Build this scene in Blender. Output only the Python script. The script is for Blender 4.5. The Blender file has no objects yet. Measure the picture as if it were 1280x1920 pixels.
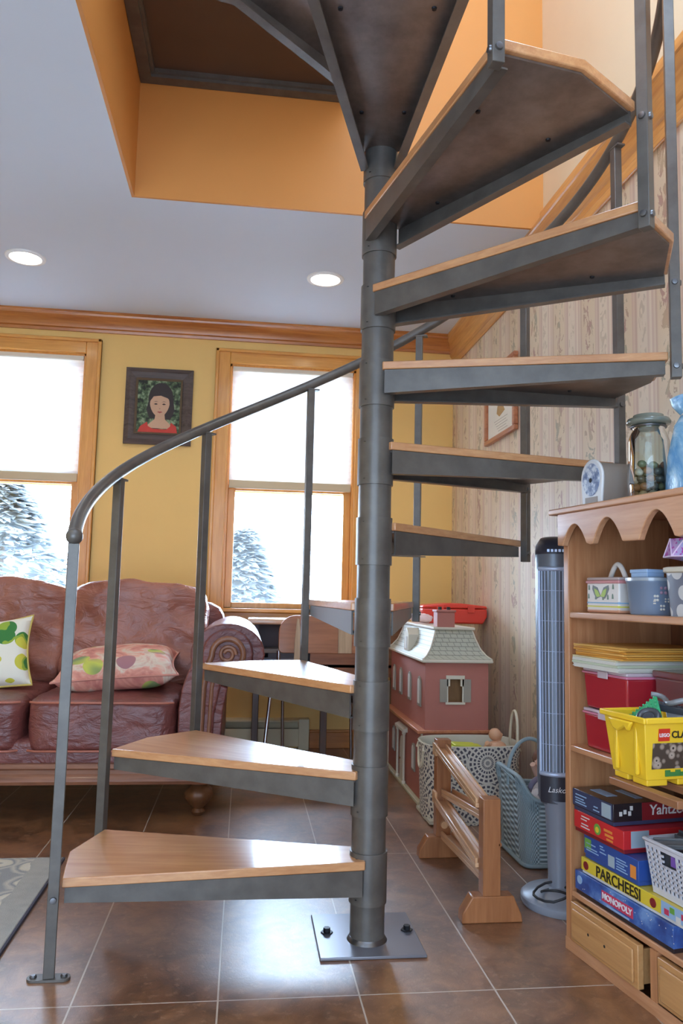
import bpy, bmesh, math, random
from math import sin, cos, pi, radians, sqrt, atan2
from mathutils import Vector, Matrix, noise as mnoise
random.seed(7)
SC = bpy.context.scene
COL = SC.collection

# ------------------------------------------------------------------ mesh builder
class MB:
    """collects shapes and links them as ONE mesh object"""
    def __init__(self): self.bm = bmesh.new(); self.mi = 0
    def _faces(self, fs):
        for f in fs: f.material_index = self.mi
    def box(self, x0, x1, y0, y1, z0, z1, M=None):
        c = [(x0,y0,z0),(x1,y0,z0),(x1,y1,z0),(x0,y1,z0),(x0,y0,z1),(x1,y0,z1),(x1,y1,z1),(x0,y1,z1)]
        v = [self.bm.verts.new(M @ Vector(p) if M else p) for p in c]
        self._faces([self.bm.faces.new([v[i] for i in q]) for q in ((3,2,1,0),(4,5,6,7),(0,1,5,4),(1,2,6,5),(2,3,7,6),(3,0,4,7))])
        return self
    def prism(self, pts, a, b, axis='z', M=None):
        """extrude a polygon. axis z: pts (x,y); axis y: pts (x,z); axis x: pts (y,z)"""
        def P(p, h):
            q = {'z': (p[0],p[1],h), 'y': (p[0],h,p[1]), 'x': (h,p[0],p[1])}[axis]
            return M @ Vector(q) if M else q
        lo = [self.bm.verts.new(P(p, a)) for p in pts]; hi = [self.bm.verts.new(P(p, b)) for p in pts]
        n = len(pts); fs = []
        fs.append(self.bm.faces.new(lo[::-1])); fs.append(self.bm.faces.new(hi))
        for i in range(n): fs.append(self.bm.faces.new((lo[i], lo[(i+1)%n], hi[(i+1)%n], hi[i])))
        self._faces(fs); return self
    def hexa(self, p8):
        v = [self.bm.verts.new(p) for p in p8]
        self._faces([self.bm.faces.new([v[i] for i in q]) for q in ((3,2,1,0),(4,5,6,7),(0,1,5,4),(1,2,6,5),(2,3,7,6),(3,0,4,7))]); return self
    def tube(self, pts, r, n=12, caps=True, closed=False):
        pts = [Vector(p) for p in pts]; m = len(pts); rings = []; up = None
        for i, p in enumerate(pts):
            if closed: t = pts[(i+1)%m] - pts[i-1]
            else: t = pts[min(i+1,m-1)] - pts[max(i-1,0)]
            t.normalize()
            if up is None:
                up = Vector((0,0,1)) if abs(t.z) < .9 else Vector((1,0,0))
            a = (up - t*up.dot(t)).normalized(); b = t.cross(a); up = a
            rr = r[i] if isinstance(r, (list,tuple)) else r
            rings.append([self.bm.verts.new(p + a*rr*cos(2*pi*k/n) + b*rr*sin(2*pi*k/n)) for k in range(n)])
        fs = []
        for i in range(m if closed else m-1):
            A, B = rings[i], rings[(i+1)%m]
            for k in range(n): fs.append(self.bm.faces.new((A[k], A[(k+1)%n], B[(k+1)%n], B[k])))
        if caps and not closed:
            fs.append(self.bm.faces.new(rings[0][::-1])); fs.append(self.bm.faces.new(rings[-1]))
        self._faces(fs); return self
    def lathe(self, prof, c=(0,0,0), n=32, sx=1, sy=1, M=None):
        """prof: (r,z) list"""
        rings = []
        for r, z in prof:
            if r < 1e-6:
                p = Vector((c[0], c[1], c[2]+z)); rings.append([self.bm.verts.new(M @ p if M else p)])
            else:
                ring = []
                for k in range(n):
                    p = Vector((c[0]+sx*r*cos(2*pi*k/n), c[1]+sy*r*sin(2*pi*k/n), c[2]+z))
                    ring.append(self.bm.verts.new(M @ p if M else p))
                rings.append(ring)
        fs = []
        for A, B in zip(rings, rings[1:]):
            if len(A) == 1 and len(B) == 1: continue
            for k in range(n):
                if len(A) == 1: fs.append(self.bm.faces.new((A[0], B[(k+1)%n], B[k])))
                elif len(B) == 1: fs.append(self.bm.faces.new((A[k], A[(k+1)%n], B[0])))
                else: fs.append(self.bm.faces.new((A[k], A[(k+1)%n], B[(k+1)%n], B[k])))
        self._faces(fs); return self
    def ball(self, c, r, n=16, sx=1, sy=1, sz=1, M=None):
        k = max(6, n//2)
        return self.lathe([(r*sin(pi*i/k), -r*sz*cos(pi*i/k)) for i in range(k+1)], c, n, sx, sy, M)
    def disc(self, c, r, th, axis='z', n=24, sx=1, sy=1):
        pts = [(c[0 if axis != 'x' else 1] + sx*r*cos(2*pi*k/n), c[1 if axis == 'z' else 2] + sy*r*sin(2*pi*k/n)) for k in range(n)]
        h = c[{'x':0,'y':1,'z':2}[axis]]
        return self.prism(pts, h, h+th, axis)
    def grid(self, f, nu, nv, wrap=False):
        vs = [[self.bm.verts.new(f(i/nu, j/nv)) for j in range(nv+1)] for i in range(nu+1)]
        self._faces([self.bm.faces.new((vs[i][j], vs[i+1][j], vs[i+1][j+1], vs[i][j+1])) for i in range(nu) for j in range(nv)])
        return self
    def quad(self, a, b, c, d):
        self._faces([self.bm.faces.new([self.bm.verts.new(p) for p in (a,b,c,d)])]); return self
    def cushion(self, c, size, e=4.0, n=14, nz=None, amp=0, freq=6, seed=0, fn=None, M=None):
        """rounded soft box, optional wrinkle displacement"""
        faces = {}
        def sp(p):
            x,y,z = p; L = (abs(x)**e + abs(y)**e + abs(z)**e) ** (1/e)
            q = Vector((x/L, y/L, z/L)); return q
        vmap = {}
        def V(p):
            key = (round(p[0],4), round(p[1],4), round(p[2],4))
            if key not in vmap:
                q = sp(p); w = Vector((c[0]+q.x*size[0]/2, c[1]+q.y*size[1]/2, c[2]+q.z*size[2]/2))
                if fn: w = fn(w, q)
                if amp:
                    d = mnoise.noise(Vector((w.x*freq+seed, w.y*freq, w.z*freq)))*amp + mnoise.noise(Vector((w.x*freq*2.7, w.y*freq*2.7+seed, w.z*freq*2.7)))*amp*.45
                    w = w + q.normalized()*d
                if M: w = M @ w
                vmap[key] = self.bm.verts.new(w)
            return vmap[key]
        fs = []
        T = [2*i/n-1 for i in range(n+1)]
        for ax in range(3):
            for s in (-1, 1):
                for i in range(n):
                    for j in range(n):
                        cs = []
                        for (a,b) in ((i,j),(i+1,j),(i+1,j+1),(i,j+1)):
                            p = [0,0,0]; p[ax] = s; p[(ax+1)%3] = T[a]; p[(ax+2)%3] = T[b]; cs.append(V(p))
                        if s < 0: cs = cs[::-1]
                        fs.append(self.bm.faces.new(cs))
        self._faces(fs); return self
    def build(self, name, mats, parent=None, smooth=None, bevel=0, bseg=2, sub=0, keep_normals=False):
        me = bpy.data.meshes.new(name)
        if not keep_normals: bmesh.ops.recalc_face_normals(self.bm, faces=self.bm.faces)
        self.bm.to_mesh(me); self.bm.free()
        o = bpy.data.objects.new(name, me); COL.objects.link(o)
        for m in (mats if isinstance(mats, (list,tuple)) else [mats]): me.materials.append(m)
        if smooth is not None:
            for p in me.polygons: p.use_smooth = True
            me.set_sharp_from_angle(angle=radians(smooth))
        if bevel:
            b = o.modifiers.new('bevel','BEVEL'); b.width = bevel; b.segments = bseg; b.limit_method = 'ANGLE'; b.angle_limit = radians(40)
            for p in me.polygons: p.use_smooth = True
            me.set_sharp_from_angle(angle=radians(40))
            b.harden_normals = False
        if sub:
            s = o.modifiers.new('sub','SUBSURF'); s.levels = sub; s.render_levels = sub
        if parent: o.parent = parent
        return o

def tag(o, label, cat, group=None, kind=None):
    if label: o['label'] = label
    if cat: o['category'] = cat
    if group: o['group'] = group
    if kind: o['kind'] = kind
    return o
def thing(name, label, cat, loc=(0,0,0), rz=0, group=None):
    o = bpy.data.objects.new(name, None); COL.objects.link(o); o.empty_display_size = .05
    o.location = loc; o.rotation_euler = (0,0,rz)
    return tag(o, label, cat, group)
def struct(o): o['kind'] = 'structure'; return o
def dup(o, parent=None, loc=None, rz=None):
    kids = list(o.children)
    c = o.copy(); COL.objects.link(c)
    if parent is not None: c.parent = parent
    if loc is not None: c.location = loc
    if rz is not None: c.rotation_euler = (0,0,rz)
    for k in kids: dup(k, c)
    return c
def text(s, size, mat, parent, loc, rot, name='lettering', extrude=.0006, shear=0, sx=1, bold=0):
    cu = bpy.data.curves.new(name, 'FONT'); cu.body = s; cu.size = size; cu.extrude = extrude
    cu.align_x = 'CENTER'; cu.align_y = 'CENTER'; cu.shear = shear; cu.offset = bold; cu.resolution_u = 3
    t = bpy.data.objects.new(name+'_curve', cu); COL.objects.link(t)
    dg = bpy.context.evaluated_depsgraph_get(); dg.update()
    me = bpy.data.meshes.new_from_object(t.evaluated_get(dg)); me.name = name
    bpy.data.objects.remove(t); bpy.data.curves.remove(cu)
    me.materials.clear(); me.materials.append(mat)
    o = bpy.data.objects.new(name, me); COL.objects.link(o); o.parent = parent
    o.location = loc; o.rotation_euler = rot; o.scale = (sx,1,1)
    return o

# ------------------------------------------------------------------ materials
def s2l(c):
    return tuple(((x/255)/12.92 if x/255 <= .04045 else ((x/255+.055)/1.055)**2.4) for x in c)
class NT:
    def __init__(self, name):
        self.m = bpy.data.materials.new(name); self.m.use_nodes = True
        self.t = self.m.node_tree; self.b = self.t.nodes['Principled BSDF']; self.out = self.t.nodes['Material Output']
    def n(self, typ, **kw):
        nd = self.t.nodes.new(typ)
        for k, v in kw.items():
            if k.startswith('_'): nd.inputs[k[1:].replace('_',' ')].default_value = v
            else: setattr(nd, k, v)
        return nd
    def l(self, a, b): self.t.links.new(a, b)
    def coord(self, scale=(1,1,1), kind='Object', loc=(0,0,0), rot=(0,0,0)):
        tc = self.n('ShaderNodeTexCoord'); mp = self.n('ShaderNodeMapping')
        mp.inputs['Scale'].default_value = scale; mp.inputs['Location'].default_value = loc; mp.inputs['Rotation'].default_value = rot
        self.l(tc.outputs[kind], mp.inputs['Vector']); return mp.outputs['Vector']
    def ramp(self, fac, stops, interp='LINEAR'):
        r = self.n('ShaderNodeValToRGB'); r.color_ramp.interpolation = interp
        e = r.color_ramp.elements
        while len(e) < len(stops): e.new(.5)
        for el, (p, c) in zip(e, stops): el.position = p; el.color = (*c, 1)
        self.l(fac, r.inputs['Fac']); return r.outputs['Color']
    def noise(self, vec, scale, detail=4, rough=.5, dist=0):
        n = self.n('ShaderNodeTexNoise'); n.inputs['Scale'].default_value = scale; n.inputs['Detail'].default_value = detail
        n.inputs['Roughness'].default_value = rough; n.inputs['Distortion'].default_value = dist
        if vec is not None: self.l(vec, n.inputs['Vector'])
        return n.outputs['Fac']
    def mix(self, fac, a, b, mode='MIX'):
        m = self.n('ShaderNodeMix', data_type='RGBA', blend_type=mode)
        for sock, v in ((m.inputs['Factor'], fac), (m.inputs[6], a), (m.inputs[7], b)):
            if isinstance(v, (int,float)): sock.default_value = v
            elif isinstance(v, tuple): sock.default_value = (*v, 1) if len(v) == 3 else v
            else: self.l(v, sock)
        return m.outputs[2]
    def math(self, op, a, b=0.0):
        m = self.n('ShaderNodeMath', operation=op)
        for i, v in enumerate((a, b)):
            if isinstance(v, (int,float)): m.inputs[i].default_value = v
            else: self.l(v, m.inputs[i])
        return m.outputs[0]
    def bump(self, h, strength=.2, dist=.01):
        b = self.n('ShaderNodeBump'); b.inputs['Strength'].default_value = strength; b.inputs['Distance'].default_value = dist
        self.l(h, b.inputs['Height']); self.l(b.outputs['Normal'], self.b.inputs['Normal'])
    def set(self, **kw):
        for k, v in kw.items():
            s = self.b.inputs[k.replace('_',' ')]
            if hasattr(v, 'is_linked') or isinstance(v, bpy.types.NodeSocket): self.l(v, s)
            else: s.default_value = (*v, 1) if isinstance(v, tuple) and len(v) == 3 else v
        return self
def flat(name, rgb, rough=.5, metal=0, spec=.5, bump=0, bscale=60, var=.06, coat=0):
    """plain painted / plastic surface with slight procedural variation"""
    t = NT(name); c = s2l(rgb); v = t.coord()
    f = t.noise(v, 7, 3)
    t.set(Base_Color=t.mix(f, tuple(x*(1-var) for x in c), tuple(min(1,x*(1+var)) for x in c)), Roughness=rough, Metallic=metal)
    t.b.inputs['Specular IOR Level'].default_value = spec; t.b.inputs['Coat Weight'].default_value = coat; t.b.inputs['Coat Roughness'].default_value = .15
    if bump: t.bump(t.noise(v, bscale, 3), bump, .002)
    return t.m
def wood(name, dark, light, axis='x', rough=.35, scale=1.0, coat=.25, stretch=14, spec=.5):
    t = NT(name); s = {'x': (1,stretch,stretch), 'y': (stretch,1,stretch), 'z': (stretch,stretch,1)}[axis]
    v = t.coord(tuple(a*scale for a in s))
    f1 = t.noise(v, 2.2, 6, .6, .6); f2 = t.noise(v, 9, 3, .6)
    f = t.math('ADD', t.math('MULTIPLY', f1, .75), t.math('MULTIPLY', f2, .3))
    t.set(Base_Color=t.ramp(f, [(.33, s2l(dark)), (.68, s2l(light))]), Roughness=rough)
    t.b.inputs['Coat Weight'].default_value = coat; t.b.inputs['Coat Roughness'].default_value = .12
    t.b.inputs['Specular IOR Level'].default_value = spec
    t.bump(f, .08, .002); return t.m
def emit(name, rgb, strength):
    t = NT(name); t.set(Base_Color=s2l(rgb), Emission_Color=s2l(rgb), Emission_Strength=strength); return t.m

M = {}
M['ceil'] = flat('ceiling_paint', (212,222,236), .8, bump=.05, bscale=120, var=.01)
M['yellow'] = flat('yellow_wall_paint', (238,194,114), .6, bump=.06, bscale=140, var=.03)
M['orange'] = flat('orange_wall_paint', (202,134,62), .6, bump=.06, bscale=140, var=.03)
M['beige'] = flat('beige_wall_paint', (224,206,172), .7, var=.02)
M['plain'] = flat('pale_wall_paint', (226,218,200), .7, var=.02)
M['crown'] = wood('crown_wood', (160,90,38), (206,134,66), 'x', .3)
M['crown_y'] = wood('crown_wood_side_lit', (190,128,66), (224,168,100), 'y', .3)  # lighter than the crown wood: light from upstairs put into the colour
M['casing'] = wood('window_casing_wood', (204,134,52), (232,166,80), 'z', .35)
M['casing_x'] = wood('window_casing_wood_horizontal', (204,134,52), (232,166,80), 'x', .35)
# painted steel
t = NT('charcoal_painted_steel'); v = t.coord(); f = t.noise(v, 14, 5, .6)
t.set(Base_Color=t.ramp(f, [(.35, s2l((90,85,80))), (.7, s2l((108,103,97)))]), Metallic=.25, Roughness=t.math('ADD', t.math('MULTIPLY', f, .15), .27)); t.bump(t.noise(v, 90, 3), .06, .001); M['steel'] = t.m
t = NT('tread_pan_steel'); v = t.coord(); f = t.noise(v, 9, 5, .65)
t.set(Base_Color=t.ramp(f, [(.35, s2l((116,108,104))), (.7, s2l((150,142,138)))]), Metallic=.85, Roughness=t.math('ADD', t.math('MULTIPLY', f, .25), .38)); t.bump(t.noise(v, 40, 4), .12, .002); M['pan'] = t.m
M['landing'] = flat('dark_brown_landing_steel', (86,66,52), .5, bump=.2, bscale=220, var=.15)
M['baseplate'] = flat('grey_steel_plate', (128,128,136), .3, .4, var=.12)
M['bolt'] = flat('zinc_bolt', (120,120,122), .3, .9)
M['dark_bolt'] = flat('blackened_bolt', (40,40,44), .4, .6)
M['oak'] = wood('oak_tread_board', (184,122,76), (214,160,110), 'x', .36, 1.3, .8)

# floor tile
t = NT('brown_floor_tile'); v = t.coord()
br = t.n('ShaderNodeTexBrick'); br.offset = 0; br.squash = 1
br.inputs['Scale'].default_value = 1; br.inputs['Mortar Size'].default_value = .0022; br.inputs['Mortar Smooth'].default_value = .2
br.inputs['Brick Width'].default_value = .311; br.inputs['Row Height'].default_value = .933
t.l(t.coord(loc=(.68+.311*12,.262+.933*8,0)), br.inputs['Vector'])
n1 = t.noise(v, 3.1, 8, .62, .5); n2 = t.noise(v, 42, 6, .7); n3 = t.noise(v, 11, 6, .66, 1.0)
base = t.ramp(t.math('ADD', t.math('MULTIPLY', n1, .5), t.math('MULTIPLY', n3, .5)), [(.38, s2l((80,50,30))), (.5, s2l((122,80,50))), (.62, s2l((156,108,70)))])
base = t.mix(t.math('MULTIPLY', t.math('GREATER_THAN', n2, .58), .4), base, s2l((170,130,100)))
t.set(Base_Color=t.mix(br.outputs['Fac'], base, s2l((196,180,164))), Roughness=t.math('ADD', t.math('MULTIPLY', n2, .40), .16))
t.b.inputs['Specular IOR Level'].default_value = .9; t.b.inputs['Coat Weight'].default_value = .9; t.b.inputs['Coat Roughness'].default_value = .36; t.b.inputs['Coat IOR'].default_value = 1.6
n4 = t.noise(v, 230, 3, .7)
t.bump(t.math('SUBTRACT', t.math('ADD', t.math('MULTIPLY', n2, .5), t.math('MULTIPLY', n4, .35)), t.math('MULTIPLY', br.outputs['Fac'], .5)), .42, .004); M['floor'] = t.m
# wallpaper with stripes running up the wall and floral columns
t = NT('striped_floral_wallpaper'); v = t.coord(); sx = t.n('ShaderNodeSeparateXYZ'); t.l(v, sx.inputs[0]); y = sx.outputs['Y']
fr = t.math('FRACT', t.math('MULTIPLY', y, 1/.27))
stripe = t.ramp(fr, [(0, s2l((218,200,170))), (.40, s2l((214,194,164))), (.44, s2l((196,168,146))), (.47, s2l((218,200,176))), (.52, s2l((206,180,160))), (.56, s2l((228,212,188))),
                     (.62, s2l((208,184,164))), (.66, s2l((222,206,182))), (.86, s2l((222,206,182))), (.90, s2l((198,170,150))), (.95, s2l((216,194,172))), (1, s2l((206,180,158)))])
fcol = t.math('SUBTRACT', 1.0, t.math('MULTIPLY', t.math('ABSOLUTE', t.math('SUBTRACT', fr, .20)), 5.5))
fv = t.coord((1,20,12)); fl = t.noise(fv, 1, 5, .62, 1.6)
fm = t.math('MULTIPLY', t.math('MAXIMUM', fcol, 0.0), 1.0)
thr = t.math('MULTIPLY', t.math('GREATER_THAN', t.math('ADD', fl, t.math('MULTIPLY', fm, .10)), .60), t.math('GREATER_THAN', fm, .12))
hue = t.noise(t.coord((1,9,6)), 1, 2)
flc = t.ramp(hue, [(.38, s2l((150,146,124))), (.5, s2l((176,152,120))), (.62, s2l((170,128,116)))])
fcol2 = t.math('SUBTRACT', 1.0, t.math('MULTIPLY', t.math('ABSOLUTE', t.math('SUBTRACT', fr, .76)), 9))
fl2 = t.noise(t.coord((1,40,20), loc=(0,3,1)), 1, 4, .6, 1)
thr2 = t.math('MULTIPLY', t.math('GREATER_THAN', fl2, .55), t.math('GREATER_THAN', fcol2, .2))
c = t.mix(t.math('MULTIPLY', thr, .8), stripe, flc); c = t.mix(t.math('MULTIPLY', thr2, .5), c, s2l((178,160,134)))
t.set(Base_Color=c, Roughness=.55); M['paper'] = t.m
# leather
def leather(name, a, b):
    t = NT(name); v = t.coord(); f = t.noise(v, 4, 5, .6)
    t.set(Base_Color=t.ramp(f, [(.35, s2l(a)), (.68, s2l(b))]), Roughness=t.math('ADD', t.math('MULTIPLY', f, .2), .26))
    wr = t.noise(t.coord((1.6,1.6,3)), 6, 4, .55, 1.6); fine = t.noise(v, 260, 2)
    t.bump(t.math('ADD', wr, t.math('MULTIPLY', fine, .06)), .55, .018); t.b.inputs['Specular IOR Level'].default_value = .6; return t.m
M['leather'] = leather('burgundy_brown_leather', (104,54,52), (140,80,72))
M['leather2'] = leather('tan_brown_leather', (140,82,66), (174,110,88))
M['piping'] = flat('leather_piping', (176,104,84), .4)
M['nail'] = flat('brass_nailhead', (150,110,80), .35, .8)
M['carved'] = wood('carved_sofa_wood', (110,66,46), (158,106,78), 'x', .35)
M['carved_z'] = wood('carved_sofa_wood_upright', (110,66,46), (158,106,78), 'z', .35)
M['gilt'] = flat('antique_gold_wood', (112,72,44), .38, .2, var=.3)
def glassy(name, col=(1,1,1), gloss=.12, tint=None):
    t = NT(name); t.t.nodes.remove(t.b)
    tr = t.n('ShaderNodeBsdfTransparent'); gl = t.n('ShaderNodeBsdfGlossy'); gl.inputs['Roughness'].default_value = .03
    tr.inputs['Color'].default_value = (*(tint or col), 1)
    lw = t.n('ShaderNodeFresnel'); lw.inputs['IOR'].default_value = 1.45
    mx = t.n('ShaderNodeMixShader'); t.l(lw.outputs[0], mx.inputs[0]); t.l(tr.outputs[0], mx.inputs[1]); t.l(gl.outputs[0], mx.inputs[2])
    t.l(mx.outputs[0], t.out.inputs['Surface']); return t.m
M['pane'] = glassy('window_glass')
M['jarglass'] = glassy('jar_glass', tint=(.90,.93,.91))
M['clearplastic'] = glassy('clear_red_plastic', tint=(.86,.62,.64))
t = NT('white_cellular_shade'); t.t.nodes.remove(t.b); d = t.n('ShaderNodeBsdfDiffuse'); tl = t.n('ShaderNodeBsdfTranslucent'); mx = t.n('ShaderNodeMixShader')
d.inputs['Color'].default_value = (.9,.9,.88,1); tl.inputs['Color'].default_value = (.95,.95,.94,1); mx.inputs[0].default_value = .7
t.l(d.outputs[0], mx.inputs[1]); t.l(tl.outputs[0], mx.inputs[2]); t.l(mx.outputs[0], t.out.inputs['Surface']); M['shade'] = t.m
WORLD, REAR_FILL, UP, DOWN, EXPO = 1.0, 0, 2, 12, -0.08
# ================================================================== ROOM
XL, XR, YB, YF, H = -3.3, .89, 2.5, -3.3, 2.48
WX0, WX1, WY0, WY1 = -.844, XR, -1.25, 1.028      # stair well
TOP = 4.6
W1 = (-2.07, -1.304, .79, 2.245); W2 = (-.472, .285, .79, 2.235)
struct(MB().box(XL-.1, XR+.15, YF-.1, YB+.15, -.06, 0).build('floor', M['floor']))
b = MB()
for x0, x1 in ((XL-.15, W1[0]), (W1[1], W2[0]), (W2[1], XR+.15)): b.box(x0, x1, YB, YB+.15, 0, H)
for w in (W1, W2): b.box(w[0], w[1], YB, YB+.15, 0, w[2]); b.box(w[0], w[1], YB, YB+.15, w[3], H)
struct(b.build('wall_back', M['yellow']))
struct(MB().box(XR, XR+.15, YF, YB, 0, H).build('wall_right', M['paper']))
struct(MB().box(XL-.15, XL, YF-.15, YB, 0, H).build('wall_left', M['yellow']))
b = MB(); b.box(XL, -2.5, YF-.15, YF, 0, H); b.box(.3, XR+.15, YF-.15, YF, 0, H); b.box(-2.5, .3, YF-.15, YF, 2.15, H)  # opening added behind the camera to let fill daylight in
struct(b.build('wall_front', M['plain']))
b = MB(); z0, z1 = H, H+.06
b.box(XL-.15, WX0-.012, YF-.15, YB+.15, z0, z1); b.box(WX0-.012, XR+.15, WY1+.012, YB+.15, z0, z1); b.box(WX0-.012, XR+.15, YF-.15, WY0, z0, z1)
struct(b.build('ceiling', M['ceil']))
# shaft of the stair well, rising through the upper floor
struct(MB().box(WX0-.012, XR, WY1, WY1+.012, H-.001, TOP).build('wall_stairwell_back', M['orange']))
struct(MB().box(WX0-.012, WX0, WY0, WY1, H-.001, TOP).build('wall_stairwell_left', M['orange']))
struct(MB().box(XR, XR+.15, WY0, WY1+.012, H, TOP).build('wall_stairwell_right', M['beige']))
struct(MB().box(WX0-.012, XR, WY0-.012, WY0, H-.001, 2.81).build('wall_stairwell_front', M['orange']))
b = MB(); b.box(WX0-.012, XR+.15, .1, WY1+.1, TOP, TOP+.05); b.box(WX0-.012, XR+.15, WY0-.1, -.6, TOP, TOP+.05)  # gap added overhead to let sky light down the shaft
struct(b.build('ceiling_stairwell', M['ceil']))
# crown mouldings
def crown_profile(h, d): return [(0,0),(-d*.18,0),(-d*.22,h*.14),(-d*.34,h*.2),(-d*.40,h*.34),(-d*.66,h*.66),(-d*.86,h*.76),(-d*.9,h*.86),(-d,h*.9),(-d,h),(0,h)]
p = crown_profile(.105, .075)
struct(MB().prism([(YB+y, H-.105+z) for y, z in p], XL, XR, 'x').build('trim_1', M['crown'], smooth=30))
struct(MB().box(XR-.03, XR, WY0, WY1, H, H+.035).box(XR-.018, XR, WY0, WY1, H+.035, H+.075).build('trim_3', M['crown_y'], bevel=.006))
struct(MB().box(XR-.012, XR, YF, YB, H-.19, H-.15).build('trim_4', M['crown_y'], bevel=.005))
p = crown_profile(.15, .055)
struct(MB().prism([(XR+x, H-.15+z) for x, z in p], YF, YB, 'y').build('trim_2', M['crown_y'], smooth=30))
b = MB(); b.box(.055, XR, YB-.015, YB, 0, .09); b.box(.055, XR, YB-.022, YB, .09, .105)
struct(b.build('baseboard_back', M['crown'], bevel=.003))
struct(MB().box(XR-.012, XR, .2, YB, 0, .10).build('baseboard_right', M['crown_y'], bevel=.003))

# ------------------------------------------------------------------ windows
def window(idx, w):
    x0, x1, z0, z1 = w
    b = MB(); c = .086; y = YB-.022
    b.box(x0-c, x0, y, YB, z0-.01, z1+c); b.box(x1, x1+c, y, YB, z0-.01, z1+c)
    for s, xx in ((1, x0-c), (-1, x1+c)): b.box(min(xx, xx+s*.02), max(xx, xx+s*.02), y-.012, YB, z0-.01, z1+c)
    root = b.build('window_%d' % idx, M['casing'], bevel=.004); struct(root)
    MB().box(x0, x1, y, YB, z1, z1+c).box(x0-c, x1+c, y-.012, YB, z1+c-.02, z1+c).build('head_casing', M['casing_x'], root, bevel=.004)
    j = MB(); j.box(x0, x0+.012, YB, YB+.14, z0, z1).box(x1-.012, x1, YB, YB+.14, z0, z1).box(x0, x1, YB, YB+.14, z1-.012, z1)
    j.build('jamb', M['casing'], root)
    MB().box(x0-c-.02, x1+c+.02, YB-.05, YB+.14, z0-.022, z0).build('sill', M['casing_x'], root, bevel=.004)
    MB().box(x0-c, x1+c, YB-.02, YB, z0-.075, z0-.022).build('apron', M['casing_x'], root, bevel=.004)
    zm = z0+.70
    for nm, ya, za, zb in (('lower_sash', YB+.05, z0, zm+.03), ('upper_sash', YB+.095, zm-.01, z1-.012)):
        s = MB(); t = .042
        s.box(x0+.012, x0+.012+t, ya, ya+.04, za, zb).box(x1-.012-t, x1-.012, ya, ya+.04, za, zb).box(x0+.012+t, x1-.012-t, ya, ya+.04, za, za+.05*.4+.012).box(x0+.012+t, x1-.012-t, ya, ya+.04, zb-.036, zb)
        so = s.build(nm, M['casing'], root, bevel=.003)
        MB().box(x0+.05, x1-.05, ya+.018, ya+.022, za+.02, zb-.03).build('glass_pane', M['pane'], so)
    return root
window(1, W1); window(2, W2)
M['rail'] = flat('tan_shade_rail', (206,186,150), .5)
def blind(w, zb, label):
    x0, x1, z0, z1 = w
    r = thing('window_shade', label, 'blind', ((x0+x1)/2, YB+.022, z1), 0)
    hw = (x1-x0)/2-.016; L = z1-zb
    f = MB(); n = int((L-.06)/.019)
    pts = []
    for i in range(n+1):
        z = -.035-i*(L-.06)/n; pts.append((.012 if i % 2 else .004, z))
    back = [(-p[0], p[1]) for p in pts[::-1]]
    f.prism(pts+back, -hw, hw, 'x'); f.build('cellular_fabric', M['shade'], r)
    MB().box(-hw, hw, -.02, .02, -.036, -.002).build('headrail', M['plain'], r, bevel=.003)
    MB().box(-hw, hw, -.014, .014, -L-.022, -L+.025).build('bottom_rail', M['rail'], r, bevel=.004)
    return r
blind(W1, 1.515, 'white cellular shade half lowered in the left window above the sofa')
blind(W2, 1.515, 'white cellular shade half lowered in the window behind the spiral stair')

# ------------------------------------------------------------------ recessed lights
M['glow'] = emit('lamp_lens', (255,246,230), 14); M['white_trim'] = flat('white_trim_ring', (232,232,230), .4)
for (x, y, l) in ((-1.455, 1.723, 'white recessed ceiling light above the sofa, left of the two'), (.011, 1.728, 'white recessed ceiling light in front of the right window, beside the stair pole')):
    r = thing('recessed_light', l, 'ceiling light', (x, y, H), 0, 'recessed lights')
    MB().lathe([(.095,0),(.093,-.006),(.075,-.008),(.072,-.003),(.072,0)], n=40).build('trim_ring', M['white_trim'], r, smooth=40)
    MB().lathe([(0,-.004),(.0715,-.004),(.0715,-.001),(0,-.001)], n=40).build('lens', M['glow'], r)

# ================================================================== SPIRAL STAIR
R, RISE, PH0, DPH, RC = .766, .216, 3.32468, .53118, .7955
ST = thing('spiral_staircase', 'charcoal steel spiral staircase with oak treads winding up through the ceiling opening', 'staircase', (0,0,0))
MB().lathe([(0,0),(.0445,0),(.0445,4.1),(0,4.1)], n=40).build('pole', M['steel'], ST, smooth=40)
bp = MB().box(-.13, .135, -.10, .16, .0005, .008).build('base_plate', M['baseplate'], ST, bevel=.002)
wz = MB(); wz.lathe([(.046,.008),(.052,.008),(.047,.016),(.0446,.018)], n=32); wz.build('weld_ring', M['bolt'], bp, smooth=60)
for x, y in ((-.099,.042),(.113,.042),(-.02,.135),(.02,-.085)):
    if y in (.042,): MB().lathe([(0,.008),(.016,.008),(.016,.011),(.009,.011),(.009,.021),(0,.021)], (x,y,0), 6).build('anchor_bolt', M['dark_bolt'], bp)
hub_me = None
def ang(k): return PH0-(k-1)*DPH
NT_ = 12
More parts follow.
